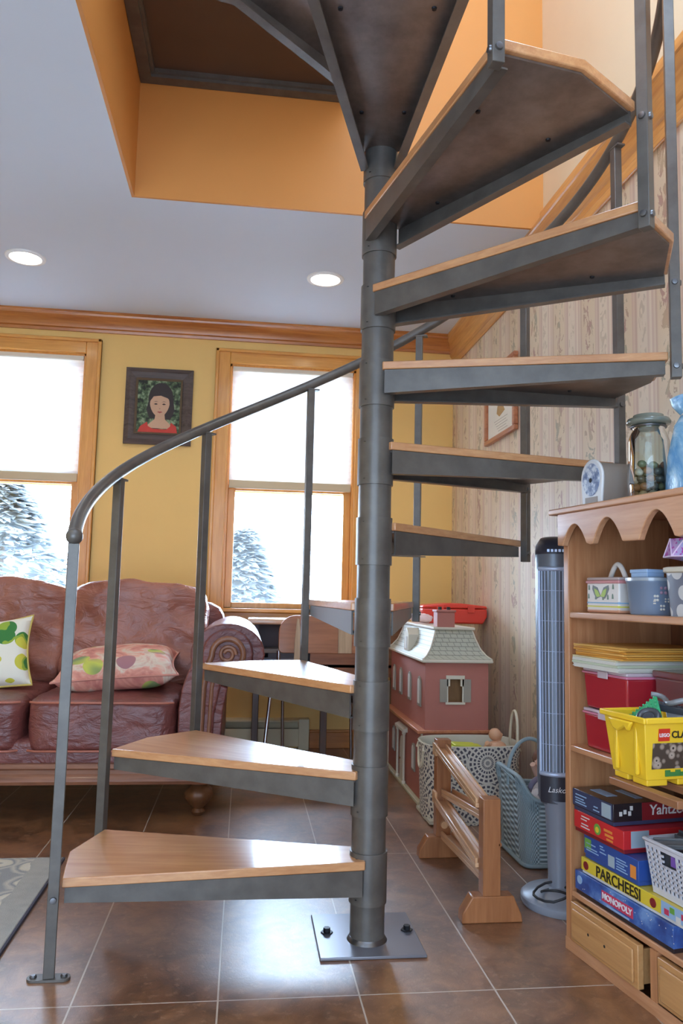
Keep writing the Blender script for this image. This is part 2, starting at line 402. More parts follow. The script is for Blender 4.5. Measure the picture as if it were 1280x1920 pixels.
# prototype tread in its own frame: x = out along the middle of the tread, +y = nose side
ha = DPH/2; ro = .752
Nx, Ny = ro*cos(ha), ro*sin(ha)-.002
def plate(b, sgn):
    A = Vector((.018, sgn*.056, 0)); B = Vector((Nx-.006, sgn*(Ny-.012), 0)); d = (B-A).normalized(); nrm = Vector((-d.y, d.x, 0))*sgn  # outward
    t = .005; zt = -.0225
    def col(P, off, z): q = P+nrm*off; return (q.x, q.y, z)
    za, zb = zt-.064, zt-.034
    b.hexa([col(A,-t,za), col(B,-t,zb), col(B,0,zb), col(A,0,za), col(A,-t,zt), col(B,-t,zt), col(B,0,zt), col(A,0,zt)])
    w = .024   # lip turned in along the lower edge
    b.hexa([col(A,-w,za), col(B,-w,zb), col(B,-t,zb), col(A,-t,za), col(A,-w,za+.004), col(B,-w,zb+.004), col(B,-t,zb+.004), col(A,-t,za+.004)])
tb = MB(); plate(tb, 1); plate(tb, -1)
poly = [(.018,.05),(Nx-.008,Ny-.018),(.756,0),(Nx-.008,-(Ny-.018)),(.018,-.05)]
tb.mi = 1; tb.prism(poly[::-1], -.0275, -.0225, 'z')
tread = tb.build('tread', [M['steel'], M['pan']], ST, smooth=30)
wp = [(.012,.058),(Nx,Ny-.006),(.766,0),(Nx,-(Ny-.006)),(.012,-.058)]
board = MB().prism(wp[::-1], -.0215, 0, 'z').build('tread_board', M['oak'], tread, bevel=.0025)
for (x, y) in ((.20,.055),(.20,-.055),(.56,.10),(.56,-.10)):
    MB().lathe([(0,-.0315),(.005,-.031),(.006,-.0275),(0,-.0275)], (x,y,0), 10).build('screw', M['dark_bolt'], tread)
hub = MB(); hub.lathe([(.0446,-.115),(.0488,-.115),(.0488,.012),(.0446,.012)], n=40)
hub.mi = 1
for z in (0, -.10): hub.lathe([(0,-.0006),(.0035,0),(0,.0006)], (-.049*.72,-.049*.70,z), 8)
hub = hub.build('hub', [M['steel'], M['dark_bolt']], ST, smooth=40)
for k in range(1, NT_+1):
    mid = ang(k)-ha
    t_ = tread if k == 1 else dup(tread, ST)
    t_.location = (0,0,k*RISE); t_.rotation_euler = (0,0,mid)
    h_ = hub if k == 1 else dup(hub, ST)
    h_.location = (0,0,k*RISE)
# balusters
BW = .0125
def baluster_mesh(z0, z1, foot=False):
    b = MB().box(-BW, BW, -BW, BW, z0, z1)
    return b
bal = None
for k in range(1, NT_+2):
    a = ang(k); x, y = R*cos(a), R*sin(a); zr = RC+k*RISE-.019
    if k == 1:
        o = baluster_mesh(.006, zr).build('baluster', M['steel'], ST, bevel=.0015)
        f = MB(); n = 10; pts = []
        for s in (1, -1):
            for i in range(n+1):
                t = -pi/2+pi*i/n if s == 1 else pi/2+pi*i/n
                pts.append((s*.032+.016*cos(t), .016*sin(t)))
        f.prism(pts, .0005, .006, 'z'); fo = f.build('foot_plate', M['steel'], o)
        for sx in (-.034,.034): MB().lathe([(0,.006),(.008,.006),(.008,.009),(.005,.011),(0,.011)], (sx,0,0), 12).build('foot_bolt', M['bolt'], o)
        fo.rotation_euler = (0,0,-a)
        for ch in o.children:
            ch.rotation_euler = (0,0,-a)
        zs = [RISE-.042]
    else:
        L0 = (k-1)*RISE-.072
        if bal is None:
            bal = baluster_mesh(0, zr-L0).build('baluster', M['steel'], ST, bevel=.0015)
            bk = MB().box(-.0135,.0135,-.03,.03,zr-L0-.004,zr-L0+.002).build('rail_bracket', M['steel'], bal, bevel=.001); bk.rotation_euler = (0,0,0)
            for z in (.03, .03+RISE):
                MB().lathe([(0,0),(.008,0),(.007,.004),(0,.005)], (0,0,0), 12, M=Matrix.Translation((BW,0,z)) @ Matrix.Rotation(pi/2, 4, 'Y')).build('bolt', M['bolt'], bal, smooth=40)
                MB().lathe([(0,0),(.008,0),(.007,.004),(0,.005)], (0,0,0), 12, M=Matrix.Translation((0,-BW,z)) @ Matrix.Rotation(pi/2, 4, 'X')).build('bolt', M['bolt'], bal, smooth=40)
            o = bal
        else: o = dup(bal, ST)
        o.location = (x, y, L0); o.rotation_euler = (0,0,a); continue
    o.location = (x, y, 0); o.rotation_euler = (0,0,a)
    MB().lathe([(0,0),(.008,0),(.007,.004),(0,.005)], (0,0,0), 12, M=Matrix.Translation((0,BW,RISE-.04)) @ Matrix.Rotation(-pi/2, 4, 'X')).build('bolt', M['bolt'], o, smooth=40)
pts = []
k = .99
while k < 13.2:
    a = ang(k); pts.append((R*cos(a), R*sin(a), RC+k*RISE)); k += .06
rail = MB().tube(pts, .0175, 16).build('handrail', M['steel'], ST, smooth=50)
MB().ball(pts[0], .0205, 18).build('end_cap', M['steel'], rail, smooth=60)
# landing in the far left corner of the well
lz = 2.97
ld = MB(); ld.mi = 1; ld.box(WX0+.002, .03, 0.0, WY1-.002, lz+.03, lz+.05)
ld.mi = 0
for (x0,x1,y0,y1) in ((WX0+.002,.03,WY1-.05,WY1-.002),(WX0+.002,WX0+.05,0,WY1-.05),(-.02,.03,0,WY1-.05),(WX0+.05,-.02,0,.05)): ld.box(x0,x1,y0,y1,lz,lz+.03)
for (x0,x1,y0,y1) in ((WX0+.05,-.02,WY1-.064,WY1-.05),(WX0+.05,WX0+.064,.05,WY1-.064)): ld.box(x0,x1,y0,y1,lz+.012,lz+.03)
ld.build('landing', [M['dark_landing'] if 'dark_landing' in M else M['steel'], M['landing']], ST)
# ================================================================== PICTURES
M['pframe'] = wood('weathered_dark_frame', (62,52,50), (104,90,84), 'x', .4, 1, .1)
M['pmould'] = flat('worn_bronze_moulding', (110,94,74), .4, .3, var=.25)
def flatm(n, c): return flat(n, c, .7, var=.03)
fr = thing('framed_portrait', 'dark framed painting of a dark-haired girl in red on the yellow wall between the windows', 'painting', (-.878, YB-.001, 1.95))
w, h = .386, .452
def ring(b, w0, h0, w1, h1, y0, y1):
    for q in ([(-w0,-h0),(w0,-h0),(w1,-h1),(-w1,-h1)], [(w0,-h0),(w0,h0),(w1,h1),(w1,-h1)], [(w0,h0),(-w0,h0),(-w1,h1),(w1,h1)], [(-w0,h0),(-w0,-h0),(-w1,-h1),(-w1,h1)]):
        b.hexa([(q[0][0],y0,q[0][1]),(q[1][0],y0,q[1][1]),(q[2][0],y0,q[2][1]),(q[3][0],y0,q[3][1]),(q[0][0],y1[0],q[0][1]),(q[1][0],y1[0],q[1][1]),(q[2][0],y1[1],q[2][1]),(q[3][0],y1[1],q[3][1])])
b = MB(); ring(b, w/2, h/2, w/2-.028, h/2-.028, 0, (-.020,-.034)); ring(b, w/2-.028, h/2-.028, .134, .166, 0, (-.034,-.020))
b.build('frame', M['pframe'], fr)
b = MB(); ring(b, .134, .166, .122, .154, 0, (-.026,-.018)); b.build('inner_moulding', M['pmould'], fr)
# canvas: a simple head and shoulders built of flat paint shapes
cv = MB(); cols = [(78,92,66),(60,50,48),(206,164,132),(200,64,50),(86,72,62),(168,80,70),(120,140,104),(52,40,40)]
cm = [flatm('portrait_paint', c) for c in cols]
t = NT('portrait_foliage'); f = t.noise(t.coord((9,9,9)), 4, 4, .6); t.set(Base_Color=t.ramp(f, [(.4, s2l((40,44,36))), (.52, s2l((84,104,70))), (.64, s2l((150,164,128)))]), Roughness=.7); cm[0] = t.m
cv.mi = 0; cv.prism([(-.122,-.154),(.122,-.154),(.122,.154),(-.122,.154)], -.014, -.008, 'y')
def blob(mi, cx, cz, rx, rz, y, n=28, f=None):
    cv.mi = mi; cv.prism([(cx+rx*cos(2*pi*i/n)*(f(2*pi*i/n) if f else 1), cz+rz*sin(2*pi*i/n)) for i in range(n)], y, y+.0008, 'y')
blob(1, .012, .045, .072, .098, -.0148)                       # hair
cv.mi = 1; cv.prism([(-.055,.04),(-.07,-.02),(-.05,-.07),(.07,-.075),(.092,-.02),(.082,.05)], -.0147, -.0140, 'y')
cv.mi = 2; cv.prism([(-.06,-.112),(-.02,-.075),(-.015,-.04),(.035,-.04),(.04,-.075),(.075,-.108),(.06,-.13),(-.05,-.128)], -.0156, -.015, 'y')  # neck and shoulders
cv.mi = 3; cv.prism([(-.115,-.154),(-.10,-.12),(-.062,-.092),(-.056,-.118),(-.03,-.132),(.05,-.134),(.07,-.116),(.074,-.092),(.105,-.115),(.112,-.154)], -.0162, -.0157, 'y')  # red top
blob(2, .006, .015, .056, .076, -.0164, f=lambda a: 1-.16*max(0,-sin(a)))
cv.mi = 1; cv.prism([(-.055,.045),(-.03,.092),(.03,.098),(.07,.07),(.072,.03),(.05,.052),(.01,.066),(-.03,.06),(-.05,.03)], -.0172, -.0166, 'y')  # fringe
for x in (-.016, .03):
    cv.mi = 7; cv.prism([(x-.012,.014),(x,.020),(x+.012,.014),(x,.010)], -.0172, -.0168, 'y')
    cv.mi = 4; cv.prism([(x-.014,.027),(x,.032),(x+.014,.028),(x,.029)], -.0172, -.0168, 'y')
cv.mi = 4; cv.prism([(.002,-.014),(.012,-.014),(.008,-.010)], -.0172, -.0168, 'y')
cv.mi = 5; cv.prism([(-.008,-.032),(.003,-.028),(.008,-.030),(.013,-.028),(.024,-.032),(.008,-.039)], -.0172, -.0168, 'y')
cv.build('canvas', cm, fr, keep_normals=False)

ce = thing('framed_certificate', 'small wooden framed white print on the striped wallpaper behind the stair', 'picture', (XR-.001, 1.567, 1.85))
M['thinframe'] = wood('reddish_thin_frame', (140,76,44), (186,116,74), 'y', .35); M['paperwhite'] = flat('print_paper', (226,222,208), .6)
b = MB(); cw, ch = .228, .187
for y0,y1,z0,z1 in ((-cw,cw,-ch,-ch+.024),(-cw,cw,ch-.024,ch),(-cw,-cw+.03,-ch+.024,ch-.024),(cw-.03,cw,-ch+.024,ch-.024)): b.box(-.022,0,y0,y1,z0,z1)
b.build('frame', M['thinframe'], ce, bevel=.004)
pp = MB().box(-.008,-.002,-cw+.025,cw-.025,-ch+.02,ch-.02).build('print', M['paperwhite'], ce)
M['sepia'] = flat('sepia_ink', (176,140,84), .7, var=.2); M['greyink'] = flat('pale_grey_ink', (176,170,158), .7)
b = MB(); b.prism([(-.06,-.055),(.02,-.072),(.06,-.05),(.05,-.02),(.012,.025),(-.01,.02),(-.03,-.02)], -.0092, -.0080, 'x')
b.build('drawing', M['sepia'], pp)
b = MB()
for i in range(5): b.box(-.0086,-.0080,-.10+.02*(i%2),.10-.015*i,-.088-.014*i,-.085-.014*i)
b.build('script_lines', M['greyink'], pp)

# ================================================================== SOFA
SF = thing('leather_sofa', 'burgundy leather sofa with rolled arms and bun feet under the left window', 'sofa', (-1.455, 1.60, 0))
ox, oy = -1.455, 1.60
def L(x, y): return (x-ox, y-oy)
XA = -.585; XI = XA-ox          # inner faces of the arms at +-XI
FR = 1.10-oy
b = MB(); b.prism([(FR+.005,.137),(FR-.012,.137),(FR-.018,.15),(FR-.012,.165),(FR-.002,.175),(FR-.002,.19),(FR-.012,.198),(FR-.012,.214),(FR+.005,.216)], -XI-.14, XI+.15, 'x')
b.box(-XI-.13, XI+.14, FR+.005, .50, .137, .20)
b.build('carved_rail', M['carved'], SF, smooth=30)
bd = MB(); bd.cushion((0, .02, .24), (2*XI+.04, 1.02, .14), 9, 16); bd.build('leather_base', M['leather'], SF, smooth=60)
nl = MB()
for i in range(46): nl.ball((-XI+i*2*XI/45, FR+.006, .212), .0045, 8)
nl.build('nailhead_trim', M['nail'], SF, smooth=60)
cwid = 2*XI/3
for i in range(3):
    cx = -XI+cwid*(i+.5)
    def crown(wv, q, cx=cx):
        wv.z += .022*max(0,1-q.x*q.x)*max(0,1-q.y*q.y)*(1 if q.z > 0 else 0); return wv
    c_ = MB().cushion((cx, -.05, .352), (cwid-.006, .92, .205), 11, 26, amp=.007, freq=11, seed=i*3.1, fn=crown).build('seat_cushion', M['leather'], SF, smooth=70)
    pz = MB()
    for zz in (.444, .262):
        pz.tube([(cx-cwid/2+.018, FR-.004+.012, zz),(cx-cwid/2+.05, FR-.012, zz),(cx+cwid/2-.05, FR-.012, zz),(cx+cwid/2-.018, FR-.004+.012, zz)], .0045, 8)
    pz.build('piping', M['piping'], c_, smooth=60)
for i in range(3):
    cx = -XI+cwid*(i+.5)
    tilt = Matrix.Translation((cx, .20, .655)) @ Matrix.Rotation(radians(-15), 4, 'X') @ Matrix.Rotation(radians((-2.5,2,1.5)[i]), 4, 'Y')
    def puff(wv, q, i=i):
        k = max(0, 1-abs(q.x)**3)
        wv.z += .010*(1-abs(q.x)**2)*(1 if q.z > 0 else 0) + .006*sin(5*q.x+i)*(q.z > 0)
        wv.y -= .055*k*max(0, q.z+.1)*(q.y < 0) - .012*cos(9*q.z+q.x*3)*(q.y < 0)*(abs(q.x) > .5)
        return wv
    wd = cwid+.01 if i < 2 else cwid+.07
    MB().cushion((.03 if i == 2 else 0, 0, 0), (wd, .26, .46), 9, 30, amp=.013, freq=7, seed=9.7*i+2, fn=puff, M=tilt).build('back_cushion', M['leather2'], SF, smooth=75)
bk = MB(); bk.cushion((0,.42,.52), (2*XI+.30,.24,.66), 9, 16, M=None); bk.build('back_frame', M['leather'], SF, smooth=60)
for s in (1, -1):
    rc = Vector((s*(XI+.185), 0, .635)); rr = .132
    ar = MB()
    prof = []
    # outline of the arm seen from the front, scroll rolling outward
    for i in range(25):
        a = radians(200-i*(200+100)/24); prof.append((XI+.185+rr*1.12*cos(a), .635+rr*.92*sin(a)))
    prof += [(XI+.19,.50),(XI+.175,.42),(XI+.17,.30),(XI+.17,.18),(XI,.18),(XI,.42),(XI+.01,.50),(XI+.03,.56)]
    prof = [(s*x, z) for x, z in prof]
    ar.prism(prof, FR+.02, .50, 'y')
    arm = ar.build('arm', M['leather'], SF, bevel=.02, bseg=4)
    fp = MB(); fprof = [(s*(XI+.185+(rr-.03)*cos(radians(200-i*300/24))), .635+(rr-.03)*sin(radians(200-i*300/24))) for i in range(25)]
    fp.prism(fprof+[(s*(XI+.16),.50),(s*(XI+.14),.40),(s*(XI+.135),.20),(s*(XI+.055),.20),(s*(XI+.055),.42),(s*(XI+.07),.55)], FR+.006, FR+.03, 'y')
    fp.build('scroll_panel', M['leather'], arm, bevel=.008, bseg=3)
    # carved wooden moulding sweeping from the scroll down to the foot
    path = [(XI+.185+.062*cos(radians(a)), .635+.062*sin(radians(a))) for a in range(-40, 200, 15)]
    path2 = [(XI+.105,.58),(XI+.095,.50),(XI+.092,.40),(XI+.09,.30),(XI+.09,.20)]
    cm_ = MB(); cm_.tube([(s*x, FR+.004, z) for x, z in path+path2], .012, 10); 
    cm_.tube([(s*(x+.032), FR+.006, z) for x, z in path2], .008, 8)
    cm_.tube([(s*(XI+.185+.034*cos(radians(a))*(1-a/900)), FR+.004, .635+.034*sin(radians(a))*(1-a/900)) for a in range(0, 540, 20)], .008, 8)
    cm_.build('carved_scroll', M['carved_z'], arm, smooth=60)
    for y in (FR+.075, .42):
        ft = MB(); ft.lathe([(0,0),(.016,0),(.024,.006),(.028,.014),(.020,.026),(.024,.032),(.040,.046),(.056,.066),(.060,.084),(.054,.100),(.036,.112),(.032,.118),(.046,.124),(.048,.1365),(0,.1365)], (s*(XI+.09), y, 0), 28)
        for v in ft.bm.verts:
            d = Vector((v.co.x-s*(XI+.09), v.co.y-y)); r_ = d.length
            if .04 < v.co.z < .105 and r_ > .03:
                a_ = atan2(d.y, d.x); k_ = 1-.07*(.5+.5*cos(a_*8)); v.co.x = s*(XI+.09)+d.x*k_; v.co.y = y+d.y*k_
        ft.build('foot', M['gilt'], SF, smooth=50)

# throw pillows
def pillow(name, label, loc, rot, w, h, t_, mat, pipe):
    r = thing(name, label, 'pillow', loc, 0, None); r.rotation_euler = rot
    b = MB(); n = 22; vm = {}
    for s in (1, -1):
        g = []
        for i in range(n+1):
            row = []
            for j in range(n+1):
                u, v = 2*i/n-1, 2*j/n-1
                pin = 1-.10*(1-u*u)*abs(v)**3, 1-.10*(1-v*v)*abs(u)**3
                x, y = w/2*u*pin[1], h/2*v*pin[0]
                z = s*t_/2*((1-u**4)*(1-v**4))**.55 + .006*mnoise.noise(Vector((x*9, y*9, s+loc[0])))*(1-max(abs(u),abs(v))**6)
                key = (i, j) if i in (0,n) or j in (0,n) else (i, j, s)
                if key not in vm: vm[key] = b.bm.verts.new((x, y, z if len(key) == 3 else 0))
                row.append(vm[key])
            g.append(row)
        for i in range(n):
            for j in range(n):
                q = [g[i][j], g[i+1][j], g[i+1][j+1], g[i][j+1]]; b.bm.faces.new(q if s > 0 else q[::-1])
    b.build('pillow_cover', mat, r, smooth=80)
    e = []
    for k in range(4*n):
        if k < n: u, v = 2*k/n-1, -1
        elif k < 2*n: u, v = 1, 2*(k-n)/n-1
        elif k < 3*n: u, v = 1-2*(k-2*n)/n, 1
        else: u, v = -1, 1-2*(k-3*n)/n
        pin = 1-.10*(1-u*u)*abs(v)**3, 1-.10*(1-v*v)*abs(u)**3
        e.append((w/2*u*pin[1], h/2*v*pin[0], 0))
    MB().tube(e, .0045, 8, closed=True).build('piping', pipe, r, smooth=70)
    return r
t = NT('pink_floral_cotton'); v = t.coord(); vo = t.n('ShaderNodeTexVoronoi'); vo.inputs['Scale'].default_value = 6.5; t.l(v, vo.inputs['Vector'])
n_ = t.noise(v, 7, 4, .6, 1)
c = t.ramp(n_, [(.36, s2l((196,120,110))), (.48, s2l((226,160,140))), (.56, s2l((222,206,186))), (.68, s2l((206,140,126)))])
c = t.mix(t.math('LESS_THAN', vo.outputs['Distance'], .26), c, t.ramp(t.noise(v, 4.3, 2), [(.42, s2l((126,146,96))), (.5, s2l((200,204,90))), (.6, s2l((170,120,126)))]))
t.set(Base_Color=c, Roughness=.8); M['pinkfloral'] = t.m
t = NT('green_white_leaf_cotton'); v = t.coord(); vo = t.n('ShaderNodeTexVoronoi'); vo.inputs['Scale'].default_value = 11; vo.inputs['Randomness'].default_value = .6; t.l(v, vo.inputs['Vector'])
dd = vo.outputs['Distance']
c = t.mix(t.math('LESS_THAN', dd, .42), s2l((236,232,216)), t.ramp(t.noise(v, 9, 2), [(.42, s2l((60,128,62))), (.52, s2l((150,176,60))), (.6, s2l((206,200,70)))], 'CONSTANT'))
t.set(Base_Color=c, Roughness=.8); M['greenleaf'] = t.m
M['pinkpipe'] = flat('pink_piping', (206,140,124), .7); M['goldpipe'] = flat('gold_piping', (204,180,96), .7)
pillow('throw_pillow', 'pink floral throw pillow lying flat on the right seat of the leather sofa', (-.865, 1.42, .552), (radians(8), radians(-4), radians(4)), .50, .42, .15, M['pinkfloral'], M['pinkpipe'])
pillow('throw_pillow', 'green and white leaf throw pillow leaning on the leather sofa at the left edge', (-1.44, 1.40, .585), (radians(62), radians(-10), radians(0)), .44, .32, .12, M['greenleaf'], M['goldpipe'])

# ================================================================== RUG
t = NT('grey_cream_patterned_rug'); v0 = t.coord(); nd_ = t.n('ShaderNodeTexNoise'); nd_.inputs['Scale'].default_value = 9; t.l(v0, nd_.inputs['Vector']); vm_ = t.n('ShaderNodeVectorMath', operation='MULTIPLY_ADD'); t.l(nd_.outputs['Color'], vm_.inputs[0]); vm_.inputs[1].default_value = (.05,.05,0); t.l(v0, vm_.inputs[2]); v = vm_.outputs[0]; sp = t.n('ShaderNodeSeparateXYZ'); t.l(v, sp.inputs[0])
vo = t.n('ShaderNodeTexVoronoi', feature='F1'); vo.inputs['Scale'].default_value = 7.5; vo.inputs['Randomness'].default_value = .45; t.l(v, vo.inputs['Vector'])
vd = vo.outputs['Distance']; nz = t.noise(v, 30, 3)
c = t.ramp(t.math('ADD', vd, t.math('MULTIPLY', t.math('SUBTRACT', nz, .5), .12)), [(.0, s2l((176,158,120))), (.14, s2l((206,196,172))), (.20, s2l((156,156,152))), (.25, s2l((210,206,192))), (.38, s2l((204,198,180))), (.44, s2l((138,142,146))), (.52, s2l((192,188,176))), (.62, s2l((150,152,152)))])
c = t.mix(t.math('GREATER_THAN', sp.outputs['X'], .945), c, t.mix(nz, s2l((150,150,146)), s2l((180,178,170))))
t.set(Base_Color=c, Roughness=.95); t.bump(t.noise(v, 300, 2), .5, .004); M['rug'] = t.m
rg = thing('area_rug', 'grey and cream patterned area rug in front of the leather sofa', 'rug', (-1.90, -.60, 0))
MB().box(-1.0, 1.0, -1.3, 1.265, .0005, .010).build('pile', M['rug'], rg, bevel=.003)
M['rugedge'] = flat('dark_rug_binding', (70,70,84), .9)
e = MB(); e.box(1.0, 1.006, -1.3, 1.265, .0005, .009); e.build('binding', M['rugedge'], rg)

# ================================================================== BASEBOARD HEATER
M['heater'] = flat('off_white_heater_enamel', (218,206,172), .45); M['dark'] = flat('dark_gap', (38,34,32), .7)
hb = thing('baseboard_heater', 'low off-white baseboard heater along the yellow wall beside the sofa', 'heater', (-1.6, YB, 0))
hx = 1.64
b = MB(); b.box(-1.6, hx, -.006, 0, .01, .17); b.prism([(-.006,.17),(-.052,.163),(-.056,.155),(-.006,.158)], -1.6, hx, 'x'); b.box(-1.6, hx, -.064, -.06, .02, .118)
b.build('housing', M['heater'], hb, smooth=30)
MB().box(-1.59, hx-.01, -.05, -.01, .06, .112).build('fins', M['dark'], hb)
MB().box(hx-.05, hx+.01, -.07, 0, .0, .172).build('end_cap', M['heater'], hb, bevel=.003)

# ================================================================== DESK AND CHAIR
M['deskwood'] = wood('brown_desk_wood', (112,70,44), (150,100,64), 'x', .3); M['desktop'] = wood('desk_top_with_glare', (190,150,120), (222,190,160), 'x', .2, 1, .6)  # window glare on the desk top is put into its pale colour
M['ply'] = wood('bent_plywood', (150,88,50), (190,120,74), 'x', .28, .8, .4); M['chrome'] = flat('chrome_tube', (200,200,205), .15, 1)
M['darkwood'] = wood('dark_desk_leg', (70,44,34), (104,70,50), 'z', .4)
M['palewood'] = wood('pale_beech_strip', (176,140,104), (210,176,138), 'z', .4)
M['cubby'] = flat('slate_cubby', (84,82,92), .5)
dk = thing('wooden_desk', 'brown wooden desk with window glare coloured into its top under the right window beside the sofa arm', 'desk', (.12, 2.25, 0))
MB().box(-.44, .44, -.14, .17, .715, .745).build('desk_top', M['desktop'], dk, bevel=.01, bseg=3)
MB().box(-.10, .42, -.10, -.08, .44, .715).build('front_apron', M['deskwood'], dk)
b = MB(); b.box(-.40, .40, .12, .14, .50, .715); b.box(-.40, -.38, -.10, .12, .50, .715); b.box(.40, .42, -.08, .14, .44, .715); b.box(-.40, .40, -.10, .14, .49, .505)
b.build('cubby', M['cubby'], dk)
for x, y in ((-.38,.12),(.40,-.08),(.40,.12),(-.02,-.09)): MB().box(x-.018, x+.018, y-.018, y+.018, 0, .5 if x < .3 else .715).build('leg', M['darkwood'], dk, bevel=.003)
for i, (x, z, wd, hh, c) in enumerate(((-.25,.505,.20,.03,(96,98,110)), (-.24,.535,.17,.025,(70,74,84)), (-.26,.56,.18,.022,(120,116,112)))):
    m_ = flat('stored_book_cover', c, .5)
    o = MB().box(-wd/2, wd/2, -.08, .08, 0, hh).build('book', m_, None, bevel=.002); o.location = (.12+x, 2.255, z+.0005); o.rotation_euler = (0,0,.05*i-.05)
    tag(o, ('grey book at the bottom of the pile inside the desk cubby','dark book in the middle of the pile inside the desk cubby','pale grey book on top of the pile inside the desk cubby')[i], 'book', 'books in the desk cubby')
chd = thing('plywood_chair', 'bent plywood chair with rounded backrest and chrome legs in front of the desk', 'chair', (.04, 1.80, 0))
def rr_pts(w, h, r, n=8):
    o = []
    for cx, cz, a0 in ((w/2-r, h/2-r, 0), (-w/2+r, h/2-r, 90), (-w/2+r, -h/2+r*.3, 180), (w/2-r, -h/2+r*.3, 270)):
        rr = r if a0 < 180 else r*.3
        for i in range(n+1):
            a = radians(a0+90*i/n); o.append((cx+rr*cos(a) + (0 if a0 < 180 else (-(r-rr) if a0 == 180 else (r-rr))), cz+rr*sin(a)))
    return o
bp_ = rr_pts(.455, .185, .085)
b = MB(); b.prism(bp_, -.007, .007, 'y')
bo = b.build('backrest', M['ply'], chd, bevel=.003); bo.location = (.02, 0, .683)
MB().box(-.20, .24, .02, .42, .43, .445).build('seat', M['ply'], chd, bevel=.006)
for x0, x1, y0, y1 in ((-.235,-.275,.02,-.06),(-.165,-.150,.33,.40),(.235,.30,.02,-.06),(.20,.22,.33,.40)):
    MB().tube([(x0,y0,.43),(x1,y1,0.004)], .009, 12).build('leg', M['chrome'], chd, smooth=50)
MB().tube([(-.225,.03,.425),(-.16,.35,.425),(.20,.35,.425),(.235,.03,.425)], .009, 10).build('seat_frame', M['chrome'], chd, smooth=50)
for x in (-.135, .10, .20):
    if x == .20: continue
    s = MB()
    if x < 0: s.prism([(-.017,-.155),(.017,-.155),(.018,-.04),(.006,.075),(-.004,.078),(-.014,-.02)], -.019, -.0075, 'y')
    else: s.box(-.034, .034, -.019, -.0075, -.09, .085)
    so = s.build('back_support', M['palewood'], chd, bevel=.002); so.location = (.02+x, 0, .683)
MB().tube([(-.205,.0,.43),(-.205,.012,.60)], .009, 10).tube([(.235,.0,.43),(.235,.012,.60)], .009, 10).build('back_tube', M['chrome'], chd, smooth=50)

# ================================================================== DOLLHOUSE
M['brick'] = flat('pinkish_brick_paint', (172,106,92), .6, var=.1, bump=.15, bscale=90)
t = NT('grey_roof_shingles'); v = t.coord((1,1,1)); br = t.n('ShaderNodeTexBrick'); br.inputs['Scale'].default_value = 1; br.inputs['Brick Width'].default_value = .03; br.inputs['Row Height'].default_value = .018; br.inputs['Mortar Size'].default_value = .0016
sw = t.n('ShaderNodeSeparateXYZ'); cb = t.n('ShaderNodeCombineXYZ'); t.l(v, sw.inputs[0]); t.l(t.math('ADD', sw.outputs['X'], sw.outputs['Y']), cb.inputs[0]); t.l(sw.outputs['Z'], cb.inputs[1]); t.l(cb.outputs[0], br.inputs['Vector'])
t.set(Base_Color=t.mix(br.outputs['Fac'], s2l((176,172,152)), s2l((132,128,114))), Roughness=.55); t.bump(t.math('SUBTRACT', 1.0, br.outputs['Fac']), .5, .004); M['shingle'] = t.m
M['dtrim'] = flat('pale_stone_trim', (206,196,176), .5); M['dgrey'] = flat('grey_shutter', (150,142,128), .6); M['dglass'] = flat('dark_window_opening', (56,40,28), .5)
M['palepane'] = flat('pale_toy_window', (220,216,206), .4); M['ledge'] = wood('dollhouse_ledge', (168,100,64), (200,130,90), 'y', .4); M['basegreen'] = flat('pale_green_base', (196,190,160), .5)  # toy window panes are one flat pale colour
DX0, DX1, DY0, DY1 = .447, .728, 1.275, 2.06
M['pine_room'] = wood('dollhouse_inner_wall', (130,86,44), (166,118,70), 'z', .5)
dh = thing('dollhouse', 'two-storey brick-red dollhouse with grey mansard roof standing by the wallpapered wall', 'dollhouse', ((DX0+DX1)/2, (DY0+DY1)/2, 0))
hw, hd = (DX1-DX0)/2, (DY1-DY0)/2
MB().box(-hw-.03, hw, -hd-.01, hd, .0005, .014).build('base_board', M['basegreen'], dh, bevel=.002)
MB().box(-hw-.012, hw, -hd, hd, .014, .298).build('ground_floor', M['brick'], dh, bevel=.002)
MB().box(-hw-.034, hw+.012, -hd-.012, hd, .298, .312).build('belt_ledge', M['ledge'], dh, bevel=.003)
# upper floor as walls so the side window is a real opening
b = MB(); z0, z1 = .312, .598; wx0, wx1, wz0, wz1 = -.045, .030, .43, .528
b.box(-hw, wx0, -hd, -hd+.008, z0, z1).box(wx1, hw, -hd, -hd+.008, z0, z1).box(wx0, wx1, -hd, -hd+.008, z0, wz0).box(wx0, wx1, -hd, -hd+.008, wz1, z1)
b.box(-hw, -hw+.008, -hd+.008, hd, z0, z1).box(hw-.008, hw, -hd+.008, hd, z0, z1).box(-hw+.008, hw-.008, hd-.008, hd, z0, z1)
b.build('upper_floor', M['brick'], dh)
MB().box(-hw+.01, hw-.01, -hd+.06, -hd+.064, z0, z1).build('room_partition', M['pine_room'], dh)
wn = MB(); wn.box(wx0-.006, wx1+.006, -hd-.006, -hd, wz0-.010, wz0).box(wx0-.004, wx1+.004, -hd-.005, -hd, wz1, wz1+.016)
wn = wn.build('side_window', M['dtrim'], dh, bevel=.001)
for s, x in ((1, wx0-.032), (-1, wx1)): MB().box(x, x+.032, -hd-.005, -hd-.0005, wz0, wz1).build('shutter', M['dgrey'], wn, bevel=.001)
b = MB(); b.box(wx0, wx0+.006, -hd-.002, -hd+.006, wz0, wz1).box(wx1-.006, wx1, -hd-.002, -hd+.006, wz0, wz1).box(wx0, wx0+.014, -hd-.002, -hd+.006, wz1-.03, wz1).box(wx1-.014, wx1, -hd-.002, -hd+.006, wz1-.03, wz1); b.build('window_frame', M['dtrim'], wn)
